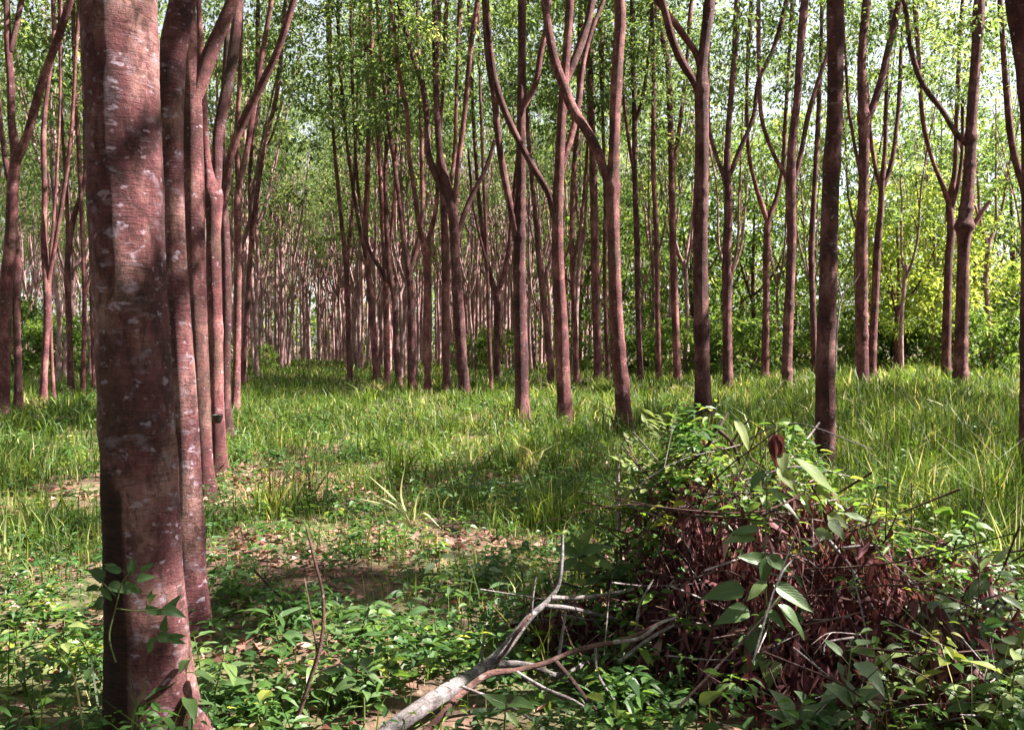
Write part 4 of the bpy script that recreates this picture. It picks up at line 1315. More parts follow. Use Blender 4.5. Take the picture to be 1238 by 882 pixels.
SEED_WHERE = {(30, 840): 'in the bottom left corner', (75, 815): 'close left of the huge trunk', (105, 860): 'touching the huge trunk from the left', (15, 780): 'at the left border', (60, 720): 'left of the creeper on the huge trunk',
              (290, 850): 'left of the dead stem foot', (360, 868): 'at the foot of the dead stem', (430, 850): 'left of the fallen branch butt', (470, 820): 'between level stick and fallen branch', (525, 790): 'just above the middle of the fallen branch',
              (500, 745): 'at the right end of the level stick', (560, 742): 'under the bare centre patch', (620, 745): 'behind the forked tip of the fallen branch', (450, 780): 'below the level stick', (590, 715): 'on the edge of the bare centre patch',
              (530, 715): 'left of the bare centre patch', (650, 720): 'between branch tip and heap', (280, 720): 'right of the second trunk foot', (265, 690): 'beside the second trunk', (400, 800): 'right of the dead stem',
              (245, 815): 'right of the huge trunk foot', (380, 860): 'right of the dead stem foot', (545, 860): 'tucked between the two fallen branches', (440, 880): 'at the bottom edge left of the fallen branch'}
for (px, py, key, h, l) in SEED:
    where = SEED_WHERE[(px, py)]
    look = {'big': 'green', 'pale': 'yellowish', 'deep': 'dark green', 'grey': 'greyish'}[key]
    leafy_plant('weed_plant', f'{look} broad leaved weed {where}', 'plant', G(px, py), h * random.uniform(0.8, 1.2), 8, l, key, (random.gauss(0, 0.2), random.gauss(0, 0.2)), 'weed plants in the foreground')

RIGHT = [(1105, 830), (1140, 850), (1170, 815), (1205, 845), (1232, 830), (1090, 870), (1150, 790), (1190, 780), (1225, 770), (1120, 800), (1070, 845), (1180, 875), (1030, 890), (1215, 880), (1160, 750), (1200, 742)]
RIGHT_WHERE = ['beside the right foot of the heap', 'right of the heap near the bottom edge', 'in the middle of the right corner thicket', 'in front in the right corner', 'at the right border, front', 'before the right foot of the heap',
               'behind the middle of the right corner thicket', 'under the pale bushy weed at right', 'at the right border, middle', 'between heap and corner thicket', 'right of the drooping vine foot', 'at the bottom edge in the right corner',
               'at the bottom edge before the heap', 'in the very bottom right corner', 'at the back of the corner thicket under the grass stalks', 'at the back near the right border']
for i, (px, py) in enumerate(RIGHT):
    key = ('grey', 'pale', 'big')[i % 3]
    look = {'big': 'green', 'pale': 'yellowish', 'grey': 'greyish'}[key]
    leafy_plant('weed_plant', f'{look} broad leaved weed ' + RIGHT_WHERE[i], 'plant', G(px, min(py + 20, 900)), random.uniform(0.22, 0.42), 9, random.uniform(0.09, 0.14), key, (random.gauss(0, 0.25), random.gauss(0, 0.25)), f'{look} weed plants in the right corner')

# -- creeper round the big trunk
cr_d = BIG.location.y - 0.21
cr = thing('creeper', 'small creeper with round green leaves clinging to the huge trunk', 'plant', P(150, 760, cr_d))
m = MB()
b = cr.location
m.tube([tuple(P(140, 800, cr_d) - b), tuple(P(132, 770, cr_d) - b), tuple(P(140, 735, cr_d) - b), tuple(P(150, 700, cr_d) - b), tuple(P(160, 688, cr_d) - b)], 0.004, 0.002, 14, 5)
m.tube([tuple(P(140, 735, cr_d) - b), tuple(P(165, 738, cr_d - 0.03) - b), tuple(P(200, 735, cr_d) - b)], 0.003, 0.002, 8, 5)
m.tube([tuple(P(140, 720, cr_d) - b), tuple(P(125, 705, cr_d - 0.02) - b), tuple(P(118, 700, cr_d) - b)], 0.003, 0.002, 8, 5)
link('stem', m.mesh('stem', M['stem'], 0.4), cr)
for (px, py, ax, ay, L) in ((160, 690, 0, -14, 18), (148, 690, -12, -4, 22), (128, 696, -10, -4, 24), (132, 705, 18, 8, 26), (120, 708, -12, 4, 18), (150, 705, 12, 6, 24), (165, 700, 14, -4, 22), (170, 690, 14, -8, 20),
                            (125, 720, -6, 10, 20), (175, 735, 12, 4, 28), (195, 735, 20, 4, 30), (180, 728, 6, -8, 18), (190, 768, 20, 2, 26), (205, 770, 16, -4, 24), (185, 775, -6, 8, 22)):
    dd = Vector((ax, random.uniform(-8, 2), -ay)).normalized()
    put_leaf(pick('deep'), P(px, py, cr_d), dd, L * cr_d / F_PX, cr, random.gauss(0, 0.25), (0, -1, 0.5))
    put_leaf(pick('deep'), P(px + random.uniform(-9, 9), py + random.uniform(-7, 7), cr_d + 0.02), (dd + Vector((random.gauss(0, 0.6), 0, random.gauss(0, 0.6)))).normalized(), 0.8 * L * cr_d / F_PX, cr, random.gauss(0, 0.35), (0.2, -1, 0.6))

def weed_bush(label, px, py, h, r, tint):
    g = G(px, py)
    root = thing('weed_bush', label, 'bush', g, 'weed bushes in the meadow')
    n = 26
    a, q = RNG.uniform(0, 6.28, n), np.sqrt(RNG.uniform(0, 1, n)) * r
    x, y = np.cos(a) * q, np.sin(a) * q
    hh = h * RNG.uniform(0.5, 1.1, n) * (1 - 0.5 * (q / r) ** 2)
    V, t, c = weed_batch(x, y, hh, 16, RNG.uniform(0.05, 0.10, n), np.clip(RNG.normal(tint, 0.15, n), 0, 1), lambda u, v: np.zeros_like(u))
    link('foliage', mesh_np('foliage', V, t, None, M['leaf_weed'], c, smooth=False), root)
    m = MB()
    for k in range(n):
        m.tube([(x[k] * 0.4, y[k] * 0.4, -0.03), (x[k] * 0.8, y[k] * 0.8, hh[k] * 0.5), (x[k], y[k], hh[k])], 0.004, 0.002, 4, 4)
    link('stem', m.mesh('stem', M['stem'], 0.4), root)


for lab, px, py, h, r, ti in (('big leafy bush in the meadow right of the left tree row', 325, 532, 0.75, 0.75, 0.35), ('second leafy bush right of the bigger one by the left row', 372, 520, 0.5, 0.6, 0.45),
                              ('dark low bush in the meadow centre above the long grass tuft', 430, 560, 0.4, 0.5, 0.2), ('dark bush left of the brush heap in the meadow', 680, 610, 0.45, 0.5, 0.2),
                              ('bush before the pale footed middle trunk', 660, 545, 0.4, 0.5, 0.45), ('bush before the curving dark trunk', 735, 556, 0.45, 0.5, 0.5), ('weedy bush at the left between edge trunks and huge trunk', 60, 560, 0.4, 0.5, 0.4),
                              ('small bush at the left border below the edge trunk', 15, 545, 0.35, 0.4, 0.55), ('bush right beside the feet of the left row', 300, 560, 0.35, 0.4, 0.3), ('bush behind the small bare patch in the centre', 560, 610, 0.35, 0.45, 0.35),
                              ('light bush under the fan limbed middle trunk', 585, 500, 0.4, 0.6, 0.6), ('bush at the right in the tall grass near the thick trunk', 1070, 590, 0.5, 0.5, 0.5), ('bush in the tall grass by the right border', 1190, 560, 0.55, 0.6, 0.45),
                              ('low bush left of the huge trunk in the weeds', 70, 650, 0.3, 0.35, 0.3), ('bush in the meadow below the middle cluster of trunks', 480, 500, 0.4, 0.7, 0.4)):
    weed_bush(lab, px, py, h, r, ti)

# -- thin dead stem in the left foreground and neighbours
def twig(name, label, pts, r0, r1, mat='twig_brown', group=None, sides=7, cat='branch', parent=None, n=20, rough=0.06):
    b = Vector(pts[0])
    m = MB()
    m.tube([tuple(Vector(p) - b) for p in pts], r0, r1, n, sides, rough)
    if parent is None:
        return tag(link(name, m.mesh(name, M[mat]), None, b), label, cat, group)
    return link(name, m.mesh(name, M[mat]), parent, b - parent.location)


g0 = G(352, 890)
d0 = g0.y
st = thing('dead_stem', 'thin leafless dark stem bending up left of the fallen branch', 'stem', g0)
twig('stem', None, [g0, P(372, 830, d0), P(389, 770, d0), P(390, 715, d0 + 0.05), P(381, 680, d0 + 0.08), P(370, 636, d0 + 0.1)], 0.011, 0.004, parent=st)
twig('side_twig', None, [P(384, 790, d0), P(372, 720, d0), P(368, 698, d0 + 0.05)], 0.005, 0.002, parent=st, sides=5)
twig('side_twig', None, [P(378, 815, d0), P(400, 806, d0), P(430, 805, d0 - 0.1)], 0.004, 0.002, parent=st, sides=5)
g1 = G(372, 770)
twig('dry_stick', 'reddish stick slanting through the weeds left of the dead stem', [P(308, 690, g1.y + 0.3), P(330, 712, g1.y + 0.2), P(352, 735, g1.y + 0.1), P(372, 775, g1.y)], 0.007, 0.004)
twig('dry_stick', 'brown stick lying level right of the dead stem', [P(398, 748, 4.9), P(425, 749, 4.85), P(455, 755, 4.8), P(500, 776, 4.7)], 0.008, 0.004)

# ------------------------------------------------------------------ the fallen pale branch
fb_pts = [(452, 902, 3.25, 29), (470, 884, 3.36, 28), (500, 862, 3.5, 26), (545, 832, 3.68, 24), (580, 810, 3.86, 21), (600, 795, 3.9, 19), (620, 772, 3.95, 15), (641, 745, 4.0, 11), (660, 728, 4.05, 8), (673, 712, 4.08, 7), (679, 680, 4.1, 6), (680, 646, 4.12, 4)]
b0 = P(452, 902, 3.25)
fb = thing('fallen_branch', 'bleached pale fallen branch slanting up out of the brush, forked at its tip', 'branch', b0)
sp = spline([(*P(a, b, c), 0.40 * w * c / F_PX) for a, b, c, w in fb_pts], 60)
V, q = tube(sp[:, :3] - np.array(b0), sp[:, 3], 14, 0.05)
link('stem', mesh_np('stem', V, quads=q, mat=M['twig_pale']), fb)


def side(pts, w0, w1, parent, mat='twig_pale', name='side_branch'):
    P3 = [P(*p) for p in pts]
    d = pts[0][2]
    return twig(name, None, P3, 0.5 * w0 * d / F_PX, 0.5 * w1 * d / F_PX, mat, None, 8, parent=parent, rough=0.08)


side([(655, 732, 4.04), (690, 735, 4.05), (720, 742, 4.1), (748, 748, 4.15)], 6, 4, fb)
side([(667, 722, 4.06), (700, 722, 4.1), (735, 718, 4.15), (766, 712, 4.2)], 6, 4, fb)
side([(642, 745, 4.0), (644, 722, 4.0), (648, 697, 4.02)], 4, 2.5, fb)
side([(583, 806, 3.86), (583, 785, 3.84), (586, 766, 3.84)], 4.5, 3, fb)
side([(603, 803, 3.9), (625, 802, 3.9), (650, 807, 3.9), (672, 816, 3.92), (700, 806, 3.95), (712, 796, 4.0)], 9, 7, fb)
side([(600, 800, 3.86), (612, 785, 3.85), (625, 765, 3.87), (642, 742, 3.95)], 5, 4, fb, 'twig_brown')

b1 = P(505, 896, 3.28)
bb = thing('fallen_branch', 'brown knotty fallen branch crossing right of the bleached one', 'branch', b1)
bp = [(505, 896, 3.28, 13), (535, 862, 3.45, 12), (565, 832, 3.6, 12), (590, 815, 3.65, 11), (625, 810, 3.68, 10), (662, 800, 3.7, 9), (690, 788, 3.74, 9), (720, 780, 3.78, 8), (752, 774, 3.82, 7), (790, 757, 3.9, 6), (815, 742, 3.95, 5), (838, 728, 4.0, 3)]
sp = spline([(*P(a, b, c), 0.36 * w * c / F_PX) for a, b, c, w in bp], 60)
V, q = tube(sp[:, :3] - np.array(b1), sp[:, 3], 10, 0.08)
link('stem', mesh_np('stem', V, quads=q, mat=M['twig_brown']), bb)
side([(672, 800, 3.7), (690, 820, 3.65), (705, 840, 3.6), (735, 872, 3.5)], 7, 4, bb, 'twig_brown')
side([(625, 812, 3.66), (655, 830, 3.6), (700, 850, 3.55), (742, 884, 3.45)], 5, 3, bb, 'twig_pale')
side([(742, 776, 3.8), (775, 770, 3.75), (800, 752, 3.75), (820, 745, 3.75)], 5, 3, bb, 'twig_pale')
side([(676, 790, 3.74), (680, 765, 3.74), (684, 738, 3.74)], 4, 3, bb, 'twig_pale')
side([(720, 780, 3.78), (722, 812, 3.7), (745, 850, 3.6), (760, 880, 3.5)], 4, 3, bb, 'twig_pale')

STICKS = [('slender stick leaning from the leaf heap down toward the pale branch', [(748, 800, 3.75), (780, 775, 3.75), (815, 755, 3.8)], 5),
          ('thin grey twig rising from the left flank of the leaf heap', [(768, 770, 4.0), (774, 730, 4.0), (790, 700, 4.05)], 4),
          ('pale twig lying across the heap near the picture bottom', [(560, 830, 3.5), (620, 855, 3.45), (660, 882, 3.4)], 4),
          ('long bare twig drooping over the right side of the heap', [(1001, 652, 4.2), (1025, 680, 4.1), (1045, 715, 4.05), (1062, 742, 4.0), (1080, 748, 4.0)], 5),
          ('short pale stick poking out right of the heap top', [(1020, 662, 4.2), (1050, 660, 4.15), (1078, 661, 4.1)], 5),
          ('dark twig with bent tip crossing the heap top to the left', [(800, 590, 4.4), (835, 560, 4.4), (860, 532, 4.4), (880, 498, 4.45)], 7),
          ('dark forked twig at the heap top', [(864, 516, 4.42), (885, 535, 4.4), (895, 560, 4.4)], 6),
          ('dark slanting twig beside the forked one on the heap top', [(880, 545, 4.4), (895, 520, 4.4), (906, 506, 4.4)], 4),
          ('brown twig arching low over the dark hollow of the heap', [(780, 690, 4.0), (830, 700, 3.95), (880, 690, 3.9), (900, 700, 3.9)], 4),
          ('upright thin stalk at the left shoulder of the heap', [(748, 640, 4.6), (747, 590, 4.6), (748, 548, 4.6)], 6)]
for lab, pts, w in STICKS:
    twig('dry_stick', lab, [P(*p) for p in pts], 0.5 * w * 4 / F_PX, 0.3 * w * 4 / F_PX, 'twig_brown' if 'dark' in lab or 'brown' in lab else 'twig_pale', None, 7)

# ------------------------------------------------------------------ the heap of cut brush and withered leaves
heap = thing('brush_heap', 'heap of cut brush with withered purple brown leaves hanging in it', 'brush heap', (HEAP_C[0], HEAP_C[1], 0.0))


def heap_core():
    nx = 56
    X, Y = np.meshgrid(np.linspace(-0.2, 2.7, nx), np.linspace(3.2, 5.5, nx), indexing='ij')
    Z = np.maximum(heap_raw(X, Y) * 0.8 - 0.34 + RNG.normal(0, 0.05, X.shape), -0.08)
    V = np.stack([X - HEAP_C[0], Y - HEAP_C[1], Z], -1).reshape(-1, 3)
    idx = np.arange(nx * nx).reshape(nx, nx)
    q = np.stack([idx[:-1, :-1], idx[1:, :-1], idx[1:, 1:], idx[:-1, 1:]], -1).reshape(-1, 4)
    q = q[(V[q][:, :, 2].max(1) > -0.07)]
    return mesh_np('brush_core', V, quads=q, mat=M['heap_shade'], smooth=False)


link('brush_core', heap_core(), heap)['kind'] = 'stuff'


def heap_surface_point():
    """A random point on the heap's outer surface, mostly on the side toward the camera; heap-local."""
    while True:
        x, y = random.uniform(-0.1, 2.6), random.uniform(3.3, 5.4)
        z = float(heap_raw(x, y))
        if z < 0.07 or (y > 4.75 and random.random() < 0.75):
            continue
        e = 0.05
        gx = (float(heap_raw(x + e, y)) - float(heap_raw(x - e, y))) / (2 * e)
        gy = (float(heap_raw(x, y + e)) - float(heap_raw(x, y - e))) / (2 * e)
        nrm = Vector((-gx, -gy, 1.0)).normalized()
        if random.random() > min(1.0, 0.28 / max(nrm.z, 0.1)):  # as dense on steep sides as on flat ones
            continue
        return Vector((x - HEAP_C[0], y - HEAP_C[1], z)), nrm


def heap_leaves():
    n = 14000
    C, D = np.zeros((n, 3)), np.zeros((n, 3))
    for i in range(n):
        p, nr = heap_surface_point()
        p = p + nr * (0.06 - 0.5 * random.random() ** 1.2)
        p.z = p.z * random.uniform(0.3, 1.0)
        C[i] = p
        d = Vector((random.gauss(0, 0.4), random.gauss(0, 0.4), random.gauss(-1.0, 0.55)))
        D[i] = d
    L = RNG.uniform(0.035, 0.15, n)
    V, t, k = leaves(C, D, L, L * RNG.uniform(0.12, 0.34, n), 0.5, 1.6, RNG.uniform(-0.1, 0.3, (n, 1)))
    tint = np.repeat(np.clip(RNG.beta(2, 2.4, n), 0, 1), k)
    link('withered_leaves', mesh_np('withered_leaves', V, t, None, M['leaf_dead'], tint, smooth=False), heap)['kind'] = 'stuff'


heap_leaves()
for i in range(240):
    p, nr = heap_surface_point()
    if p.y > 0.4:
        continue
    p = p + nr * random.uniform(0.0, 0.06)
    d = Vector((random.gauss(0, 0.3), random.gauss(0, 0.3), -1.0)) + nr * 0.2
    put_leaf(pick('dead'), heap.location + p, d, random.uniform(0.05, 0.12), heap, random.uniform(0, 6.28), (0, -1, 0.2), 'dead_leaf')
for i in range(280):
    p, nr = heap_surface_point()
    a = random.uniform(0, 6.28)
    L = random.uniform(0.2, 0.7) if i % 5 else random.uniform(0.7, 1.3)
    d = (Vector((math.cos(a), math.sin(a) * 0.6, random.gauss(0.0, 0.5))) - nr * random.uniform(-0.2, 0.5)).normalized()
    p0 = p + nr * random.uniform(-0.05, 0.06) - d * L * 0.5
    bend = Vector((random.gauss(0, 0.06), random.gauss(0, 0.06), random.gauss(0, 0.06))) * L * 2
    m = MB()
    r = random.uniform(0.002, 0.0065)
    pts = [p0, p0 + d * L * 0.4 + bend, p0 + d * L]
    if min(v.z for v in pts) < -0.02:
        continue
    m.tube([tuple(v) for v in pts], r, r * 0.5, 8, 5, 0.08)
    if random.random() < 0.5:
        s0 = p0 + d * L * 0.4 + bend
        m.tube([tuple(s0), tuple(s0 + d * L * 0.2 + Vector((random.gauss(0, .1), random.gauss(0, .1), random.gauss(0.05, .1))))], r * 0.7, r * 0.35, 4, 4)
    link('twig', m.mesh('twig', M['twig_pale' if random.random() < 0.3 else 'twig_brown']), heap)


# -- green plants growing over the heap
def heap_weeds():
    n = 420
    x = np.zeros(n); y = np.zeros(n)
    for i in range(n):
        while True:
            p, nr = heap_surface_point()
            # leave the withered face bare: most greenery grows on the top and on the flanks
            if p.z > 0.78 or (p.x < -0.45 and random.random() < 0.5) or (p.x > 0.45 and random.random() < 0.3) or random.random() < 0.08:
                break
        x[i], y[i] = p.x + HEAP_C[0], p.y + HEAP_C[1]
    h = RNG.uniform(0.04, 0.24, n)
    V, t, c = weed_batch(x, y, h, 7, RNG.uniform(0.035, 0.10, n), np.clip(RNG.normal(0.55, 0.25, n), 0, 1), heap_z)
    stuff('climbing_weeds', mesh_np('climbing_weeds', V, t, None, M['leaf_weed'], c, smooth=False), 'small leaved weeds growing over the top and flanks of the brush heap', 'weeds')


heap_weeds()


def traced_plant(name, label, cat, stem_px, leaf_px, key, group=None, stem_w=3.0):
    """stem_px: rows (px, py, depth); leaf_px: rows (base px, py, tip px, py, depth) of leaves seen in the photograph."""
    b = P(*stem_px[0])
    root = thing(name, label, cat, b, group)
    twig('stem', None, [P(*p) for p in stem_px], 0.5 * stem_w * stem_px[0][2] / F_PX, 0.25 * stem_w * stem_px[0][2] / F_PX, 'stem' if 'stem' in M else 'twig_brown', None, 6, parent=root, n=24, rough=0.03)
    for row in leaf_px:
        x0, y0, x1, y1, d = row[:5]
        k = row[5] if len(row) > 5 else key
        a, e = P(x0, y0, d), P(x1, y1, d - random.uniform(0.01, 0.08))
        put_leaf(pick(k), a, e - a, (e - a).length * 1.05, root, random.gauss(0, 0.25), (0.15, -0.75, 0.75))
    return root


traced_plant('climbing_vine', 'upright vine with big toothed oval leaves before the withered heap', 'plant',
             [(933, 845, 3.75), (930, 780, 3.72), (926, 720, 3.72), (925, 660, 3.75), (927, 600, 3.85), (926, 540, 3.95)],
             [(925, 672, 924, 708, 3.70), (926, 672, 958, 690, 3.71), (923, 676, 898, 672, 3.72), (926, 702, 905, 722, 3.7), (935, 706, 984, 736, 3.68), (940, 730, 978, 766, 3.68), (928, 736, 914, 764, 3.68),
              (926, 738, 950, 754, 3.68), (920, 755, 902, 792, 3.68), (900, 712, 852, 716, 3.75), (905, 735, 870, 748, 3.72), (913, 650, 878, 652, 3.8), (918, 640, 884, 640, 3.8), (926, 790, 896, 812, 3.68),
              (935, 800, 953, 822, 3.68), (912, 770, 888, 776, 3.7), (930, 590, 950, 606, 3.85), (924, 570, 905, 586, 3.85), (928, 735, 945, 720, 3.7)], 'big')
vine = COL.objects.get('climbing_vine')
a, e = P(930, 796, 3.66), P(932, 832, 3.6)
put_leaf(LM['heart'][0], a, e - a, (e - a).length, vine, 0.1, (0.1, -0.9, 0.4))

traced_plant('sapling', 'sapling with long pale leaves drooping right from the heap top', 'plant',
             [(905, 640, 4.25), (915, 580, 4.25), (925, 545, 4.25), (937, 520, 4.25)],
             [(960, 554, 1020, 598, 4.2, 'long'), (935, 598, 968, 624, 4.15, 'long_grey'), (1000, 622, 1026, 634, 4.15), (940, 565, 965, 592, 4.2), (945, 545, 948, 572, 4.2), (888, 508, 908, 542, 4.3),
              (882, 554, 894, 574, 4.25), (1020, 620, 1055, 630, 4.15, 'long_grey'), (1002, 628, 1024, 650, 4.12, 'grey'), (985, 590, 1005, 600, 4.2), (970, 610, 985, 622, 4.2), (940, 535, 943, 512, 4.28),
              (985, 640, 1010, 652, 4.1, 'grey')], 'pale')
# the withered dark leaf beside it
wl = thing('withered_leaf', 'large dark curled withered leaf hanging at the heap top', 'leaf', P(937, 523, 4.2))
for (x0, y0, x1, y1) in ((937, 523, 938, 566), (940, 524, 943, 560), (934, 526, 934, 556)):
    a, e = P(x0, y0, 4.2), P(x1, y1, 4.18)
    put_leaf(pick('dead'), a, e - a, (e - a).length, wl, random.uniform(-1, 1), (0, -1, 0.1), 'blade')

# -- feathery shrub on the left shoulder of the heap: fronds of paired leaflets
def pinnate_mesh(mat, seed):
    return leaf_mesh('leaflet', mat, 0.42, 0.1, 0.12, 0, 1.0, seed)


PIN = pinnate_mesh(M['leaf_pale'], 21)


def pinnate_shrub(label, base, fronds, d):
    b = P(*base, d)
    root = thing('feathery_shrub', label, 'shrub', b)
    m = MB()
    for (x0, y0, x1, y1) in fronds:
        m.tube([(0, 0, 0), tuple((P(x0, y0, d) - b) * 0.5 + Vector((0.02, 0, 0.03))), tuple(P(x0, y0, d) - b)], 0.006, 0.003, 8, 5)
    link('stem', m.mesh('stem', M['twig_brown']), root)
    for (x0, y0, x1, y1) in fronds:
        a, e = P(x0, y0, d), P(x1, y1, d - random.uniform(0.05, 0.25))
        ax = (e - a)
        mb2 = MB()
        mb2.tube([(0, 0, 0), tuple(ax * 0.5 + Vector((0, 0, ax.length * 0.06))), tuple(ax)], 0.0025, 0.001, 6, 4)
        fr = link('frond', mb2.mesh('frond', M['stem'], 0.7), root, a - b)
        sd = ax.cross(Vector((0.1, -0.5, 1))).normalized()
        k = 5
        for i in range(k):
            f = 0.25 + 0.7 * i / (k - 1)
            for s in (-1, 1):
                o = put_leaf(PIN, Vector(), (ax.normalized() * 0.55 + sd * s).normalized() + Vector((0, 0, random.gauss(-0.1, 0.15))), ax.length * random.uniform(0.28, 0.42) * (1.1 - 0.35 * f), None, random.gauss(0, 0.2), name='leaflet')
                o.parent = fr
                o.location = ax * f + Vector((0, 0, ax.length * 0.24 * f * (1 - f)))


pinnate_shrub('pale feathery leaved shrub at the left shoulder of the brush heap', (800, 640), [(800, 560, 760, 530), (805, 545, 778, 510), (812, 540, 815, 500), (800, 570, 752, 560), (795, 590, 748, 598), (812, 555, 838, 528),
              (815, 570, 850, 560), (790, 605, 742, 620), (800, 530, 790, 500), (822, 585, 858, 590), (780, 600, 735, 590), (810, 600, 800, 622), (820, 560, 850, 545), (806, 580, 780, 580)], 4.75)

# -- the broad grey green weeds in the right corner
corner = [((1150, 800), [(1098, 730, 1142, 752), (1150, 748, 1110, 775), (1160, 745, 1190, 775), (1140, 735, 1168, 730), (1160, 760, 1140, 795), (1150, 742, 1128, 728)], 'grey', 'grey green long leaved weed in the right corner behind the dark hollow'),
          ((1200, 790), [(1195, 700, 1168, 722), (1205, 690, 1232, 702), (1210, 720, 1240, 735), (1190, 722, 1215, 742), (1185, 690, 1176, 664), (1205, 735, 1190, 770), (1200, 680, 1220, 662)], 'grey', 'pale bushy weed at the right edge under the tall grass'),
          ((1118, 790), [(1115, 745, 1088, 770), (1120, 740, 1098, 740), (1125, 760, 1120, 790), (1110, 760, 1085, 755)], 'big', 'olive leaved weed right of the heap'),
          ((1060, 800), [(1040, 780, 1010, 792), (1035, 800, 1060, 812), (1055, 780, 1078, 792), (1050, 815, 1022, 840), (1052, 800, 1030, 770)], 'big', 'small leafed weed at the foot of the heap on the right'),
          ((1035, 870), [(1030, 850, 1003, 826), (1036, 845, 1060, 832), (1030, 862, 1002, 870), (1040, 860, 1062, 878), (1034, 850, 1030, 822)], 'grey', 'light leaved weed near the bottom right of the heap'),
          ((960, 880), [(962, 870, 930, 860), (966, 868, 990, 850), (958, 865, 944, 838), (970, 872, 1000, 876)], 'grey', 'drooping greyish weed before the heap at the picture bottom'),
          ((1180, 860), [(1175, 838, 1150, 824), (1180, 835, 1205, 826), (1178, 850, 1196, 868), (1172, 850, 1145, 858)], 'big', 'dim weed in the shaded right corner'),
          ((1225, 810), [(1222, 790, 1200, 776), (1225, 780, 1240, 760), (1222, 800, 1200, 815), (1228, 790, 1250, 790)], 'pale', 'yellowish weed at the right border'),
          ((842, 870), [(842, 850, 812, 846), (845, 848, 868, 836), (842, 860, 826, 876)], 'big', 'small green weed among twigs at the bottom middle'),
          ((610, 870), [(612, 850, 590, 842), (616, 850, 640, 845), (612, 860, 628, 876), (608, 860, 585, 866)], 'big', 'bright weed peeking up between the fallen branches'),
          ((700, 690), [(700, 670, 668, 660), (704, 668, 735, 655), (702, 672, 690, 640), (706, 676, 745, 685), (698, 676, 672, 690), (702, 660, 716, 636)], 'big', 'leafy weed left of the feathery shrub'),
          ((735, 720), [(735, 700, 705, 700), (738, 698, 765, 680), (736, 690, 722, 668), (740, 705, 770, 712)], 'deep', 'dark weed at the left foot of the heap')]
for base, lv, key, lab in corner:
    g = G(base[0], max(base[1], 700) + 30)
    d = min(g.y, 4.6) if base[0] > 800 else g.y * 0.96
    if base[0] < 760 and base[1] < 730:
        d = 4.4
    rows = [(x0, y0, x1, y1, d) for x0, y0, x1, y1 in lv]
    for (x0, y0, x1, y1) in lv:                             # a second, smaller tier of leaves behind the seen ones
        dx, dy = random.uniform(-26, 26), random.uniform(-16, 16)
        rows.append((x0 + dx, y0 + dy, x0 + dx + (x1 - x0) * 0.7, y0 + dy + (y1 - y0) * 0.7, d + random.uniform(0.05, 0.25)))
    traced_plant('weed_plant', lab, 'plant', [(base[0], base[1] + 15, d), ((base[0] + lv[0][0]) / 2, (base[1] + lv[0][1]) / 2, d), (lv[0][0], lv[0][1], d)], rows, key, 'broad weeds around the heap')

# -- pale arching grass stalks
def stalk_tuft(label, base, tips, w=2.6, mat='stalk'):
    b = G(*base)
    root = thing('grass_tuft', label, 'grass tuft', b)
    for (mx, my, tx, ty) in tips:
        d = b.y
        pts = spline([(0, 0, 0), tuple(P(mx, my, d) - b), tuple(P(tx, ty, d - 0.05) - b)], 9)
        n = len(pts)
        s = np.array([0.75, 0.55, 0.2])
        wv = (0.5 * w * d / F_PX) * np.sin(np.pi * (0.15 + 0.82 * np.linspace(0, 1, n)))[:, None]
        up = np.array([0, 0, 0.25])
        V = np.stack([pts - s * wv, pts + up * wv, pts + s * wv], 1).reshape(-1, 3)
        idx = np.arange(n * 3).reshape(n, 3)
        q = np.concatenate([np.stack([idx[:-1, k], idx[:-1, k + 1], idx[1:, k + 1], idx[1:, k]], -1) for k in (0, 1)])
        link('blade', mesh_np('blade', V, quads=q, mat=M[mat], tint=np.full(len(V), random.random())), root)


stalk_tuft('tuft of long pale grass blades arching left beside the bare patch', (500, 640), [(470, 612, 432, 602), (468, 622, 428, 630), (478, 605, 445, 574), (485, 600, 490, 560), (505, 600, 520, 575), (462, 618, 436, 660), (480, 612, 452, 598), (510, 620, 535, 640)])
stalk_tuft('bright grass tuft in the middle of the meadow', (570, 566), [(562, 545, 555, 522), (570, 540, 580, 518), (560, 550, 540, 536), (578, 548, 592, 535), (566, 540, 566, 515)])
stalk_tuft('pale grass tuft at the left border', (10, 690), [(6, 655, 8, 618), (14, 660, 26, 640), (2, 665, -8, 640), (20, 670, 30, 690)])
stalk_tuft('long bright grass stalks at the right border', (1225, 720), [(1228, 650, 1230, 588), (1215, 660, 1190, 605), (1222, 660, 1205, 600), (1200, 670, 1150, 640), (1232, 660, 1236, 600), (1210, 690, 1170, 670)], 3.2)
stalk_tuft('tall grass stalks rising before the thick unforked trunk', (1080, 640), [(1076, 580, 1070, 520), (1085, 590, 1096, 530), (1070, 600, 1052, 560), (1092, 600, 1115, 555)], 2.2, 'grass')
stalk_tuft('dense grass stalks right of the heap', (1125, 660), [(1122, 620, 1116, 560), (1130, 620, 1140, 560), (1118, 625, 1100, 590), (1136, 630, 1160, 585), (1126, 620, 1128, 550)], 2.6, 'grass')
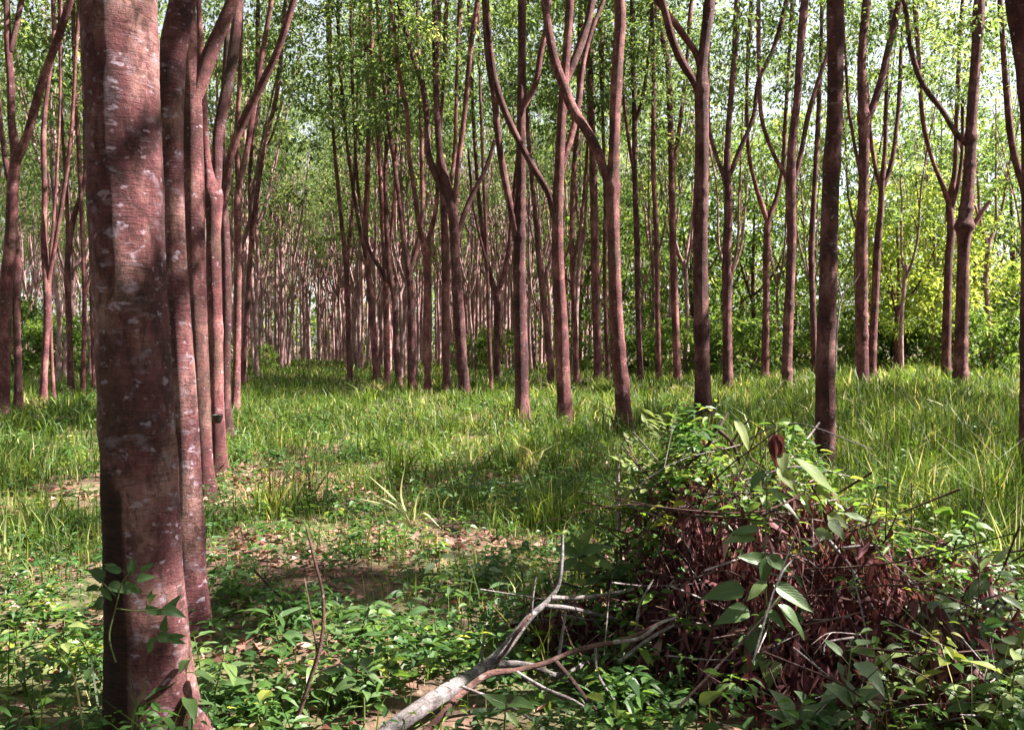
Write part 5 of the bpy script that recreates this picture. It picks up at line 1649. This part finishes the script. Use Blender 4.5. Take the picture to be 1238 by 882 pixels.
stalk_tuft('dry bent stalks under the burled trunk', (1155, 520), [(1140, 490, 1120, 482), (1150, 485, 1148, 466), (1162, 490, 1180, 478), (1145, 495, 1126, 500)], 2.0)

# -- bare sapling before the dark wood
sd = 24.0
sb = P(1010, 452, sd)
sap = thing('bare_sapling', 'leaning bare pale sapling right of the thick unforked trunk', 'sapling', (sb.x, sb.y, 0))
for pts, w in (([(1010, 452), (1012, 400), (1022, 350), (1032, 335)], 3.0), ([(1018, 365), (1014, 345), (1010, 330)], 1.8), ([(1022, 350), (1030, 345), (1040, 330)], 1.6)):
    mb = MB()
    mb.tube([tuple(P(a, b, sd) - sap.location) for a, b in pts], 0.5 * w * sd / F_PX, 0.2 * w * sd / F_PX, 10, 6)
    link('stem' if w > 2 else 'side_twig', mb.mesh('stem', M['twig_pale']), sap)

# -- latex cups wired to trunks of the left row
def cup(label, px, py, d, s):
    p = P(px, py, d)
    root = thing('latex_cup', label, 'cup', p)
    prof = [(0.0, -0.055), (0.03, -0.052), (0.047, -0.02), (0.055, 0.03), (0.059, 0.034), (0.052, 0.032), (0.044, -0.015), (0.0, -0.045)]
    ns = 16
    V = [(r * math.cos(t) * s, r * math.sin(t) * s, z * s) for r, z in prof for t in np.arange(ns) / ns * 2 * math.pi]
    idx = np.arange(len(prof) * ns).reshape(len(prof), ns)
    nx = np.roll(idx, -1, 1)
    q = np.stack([idx[:-1], nx[:-1], nx[1:], idx[1:]], -1).reshape(-1, 4)
    link('bowl', mesh_np('bowl', V, quads=q, mat=M['cup']), root)
    m = MB()
    m.tube([(0.058 * s, 0, 0.01), (0, 0.06 * s, 0.012), (-0.058 * s, 0, 0.01), (-0.05 * s, 0.12 * s, 0.02)], 0.003, 0.003, 12, 5)
    link('wire_holder', m.mesh('wire_holder', M['wire']), root)


t5 = G(265, 574)
cup('small black cup fixed low on the cup bearing left row trunk', 263, 505, t5.y - 0.16, 1.1)
t3 = G(237, 645)
cup('black cup wired between the second and third trunks of the left row', 237, 545, t3.y - 0.1, 0.85)
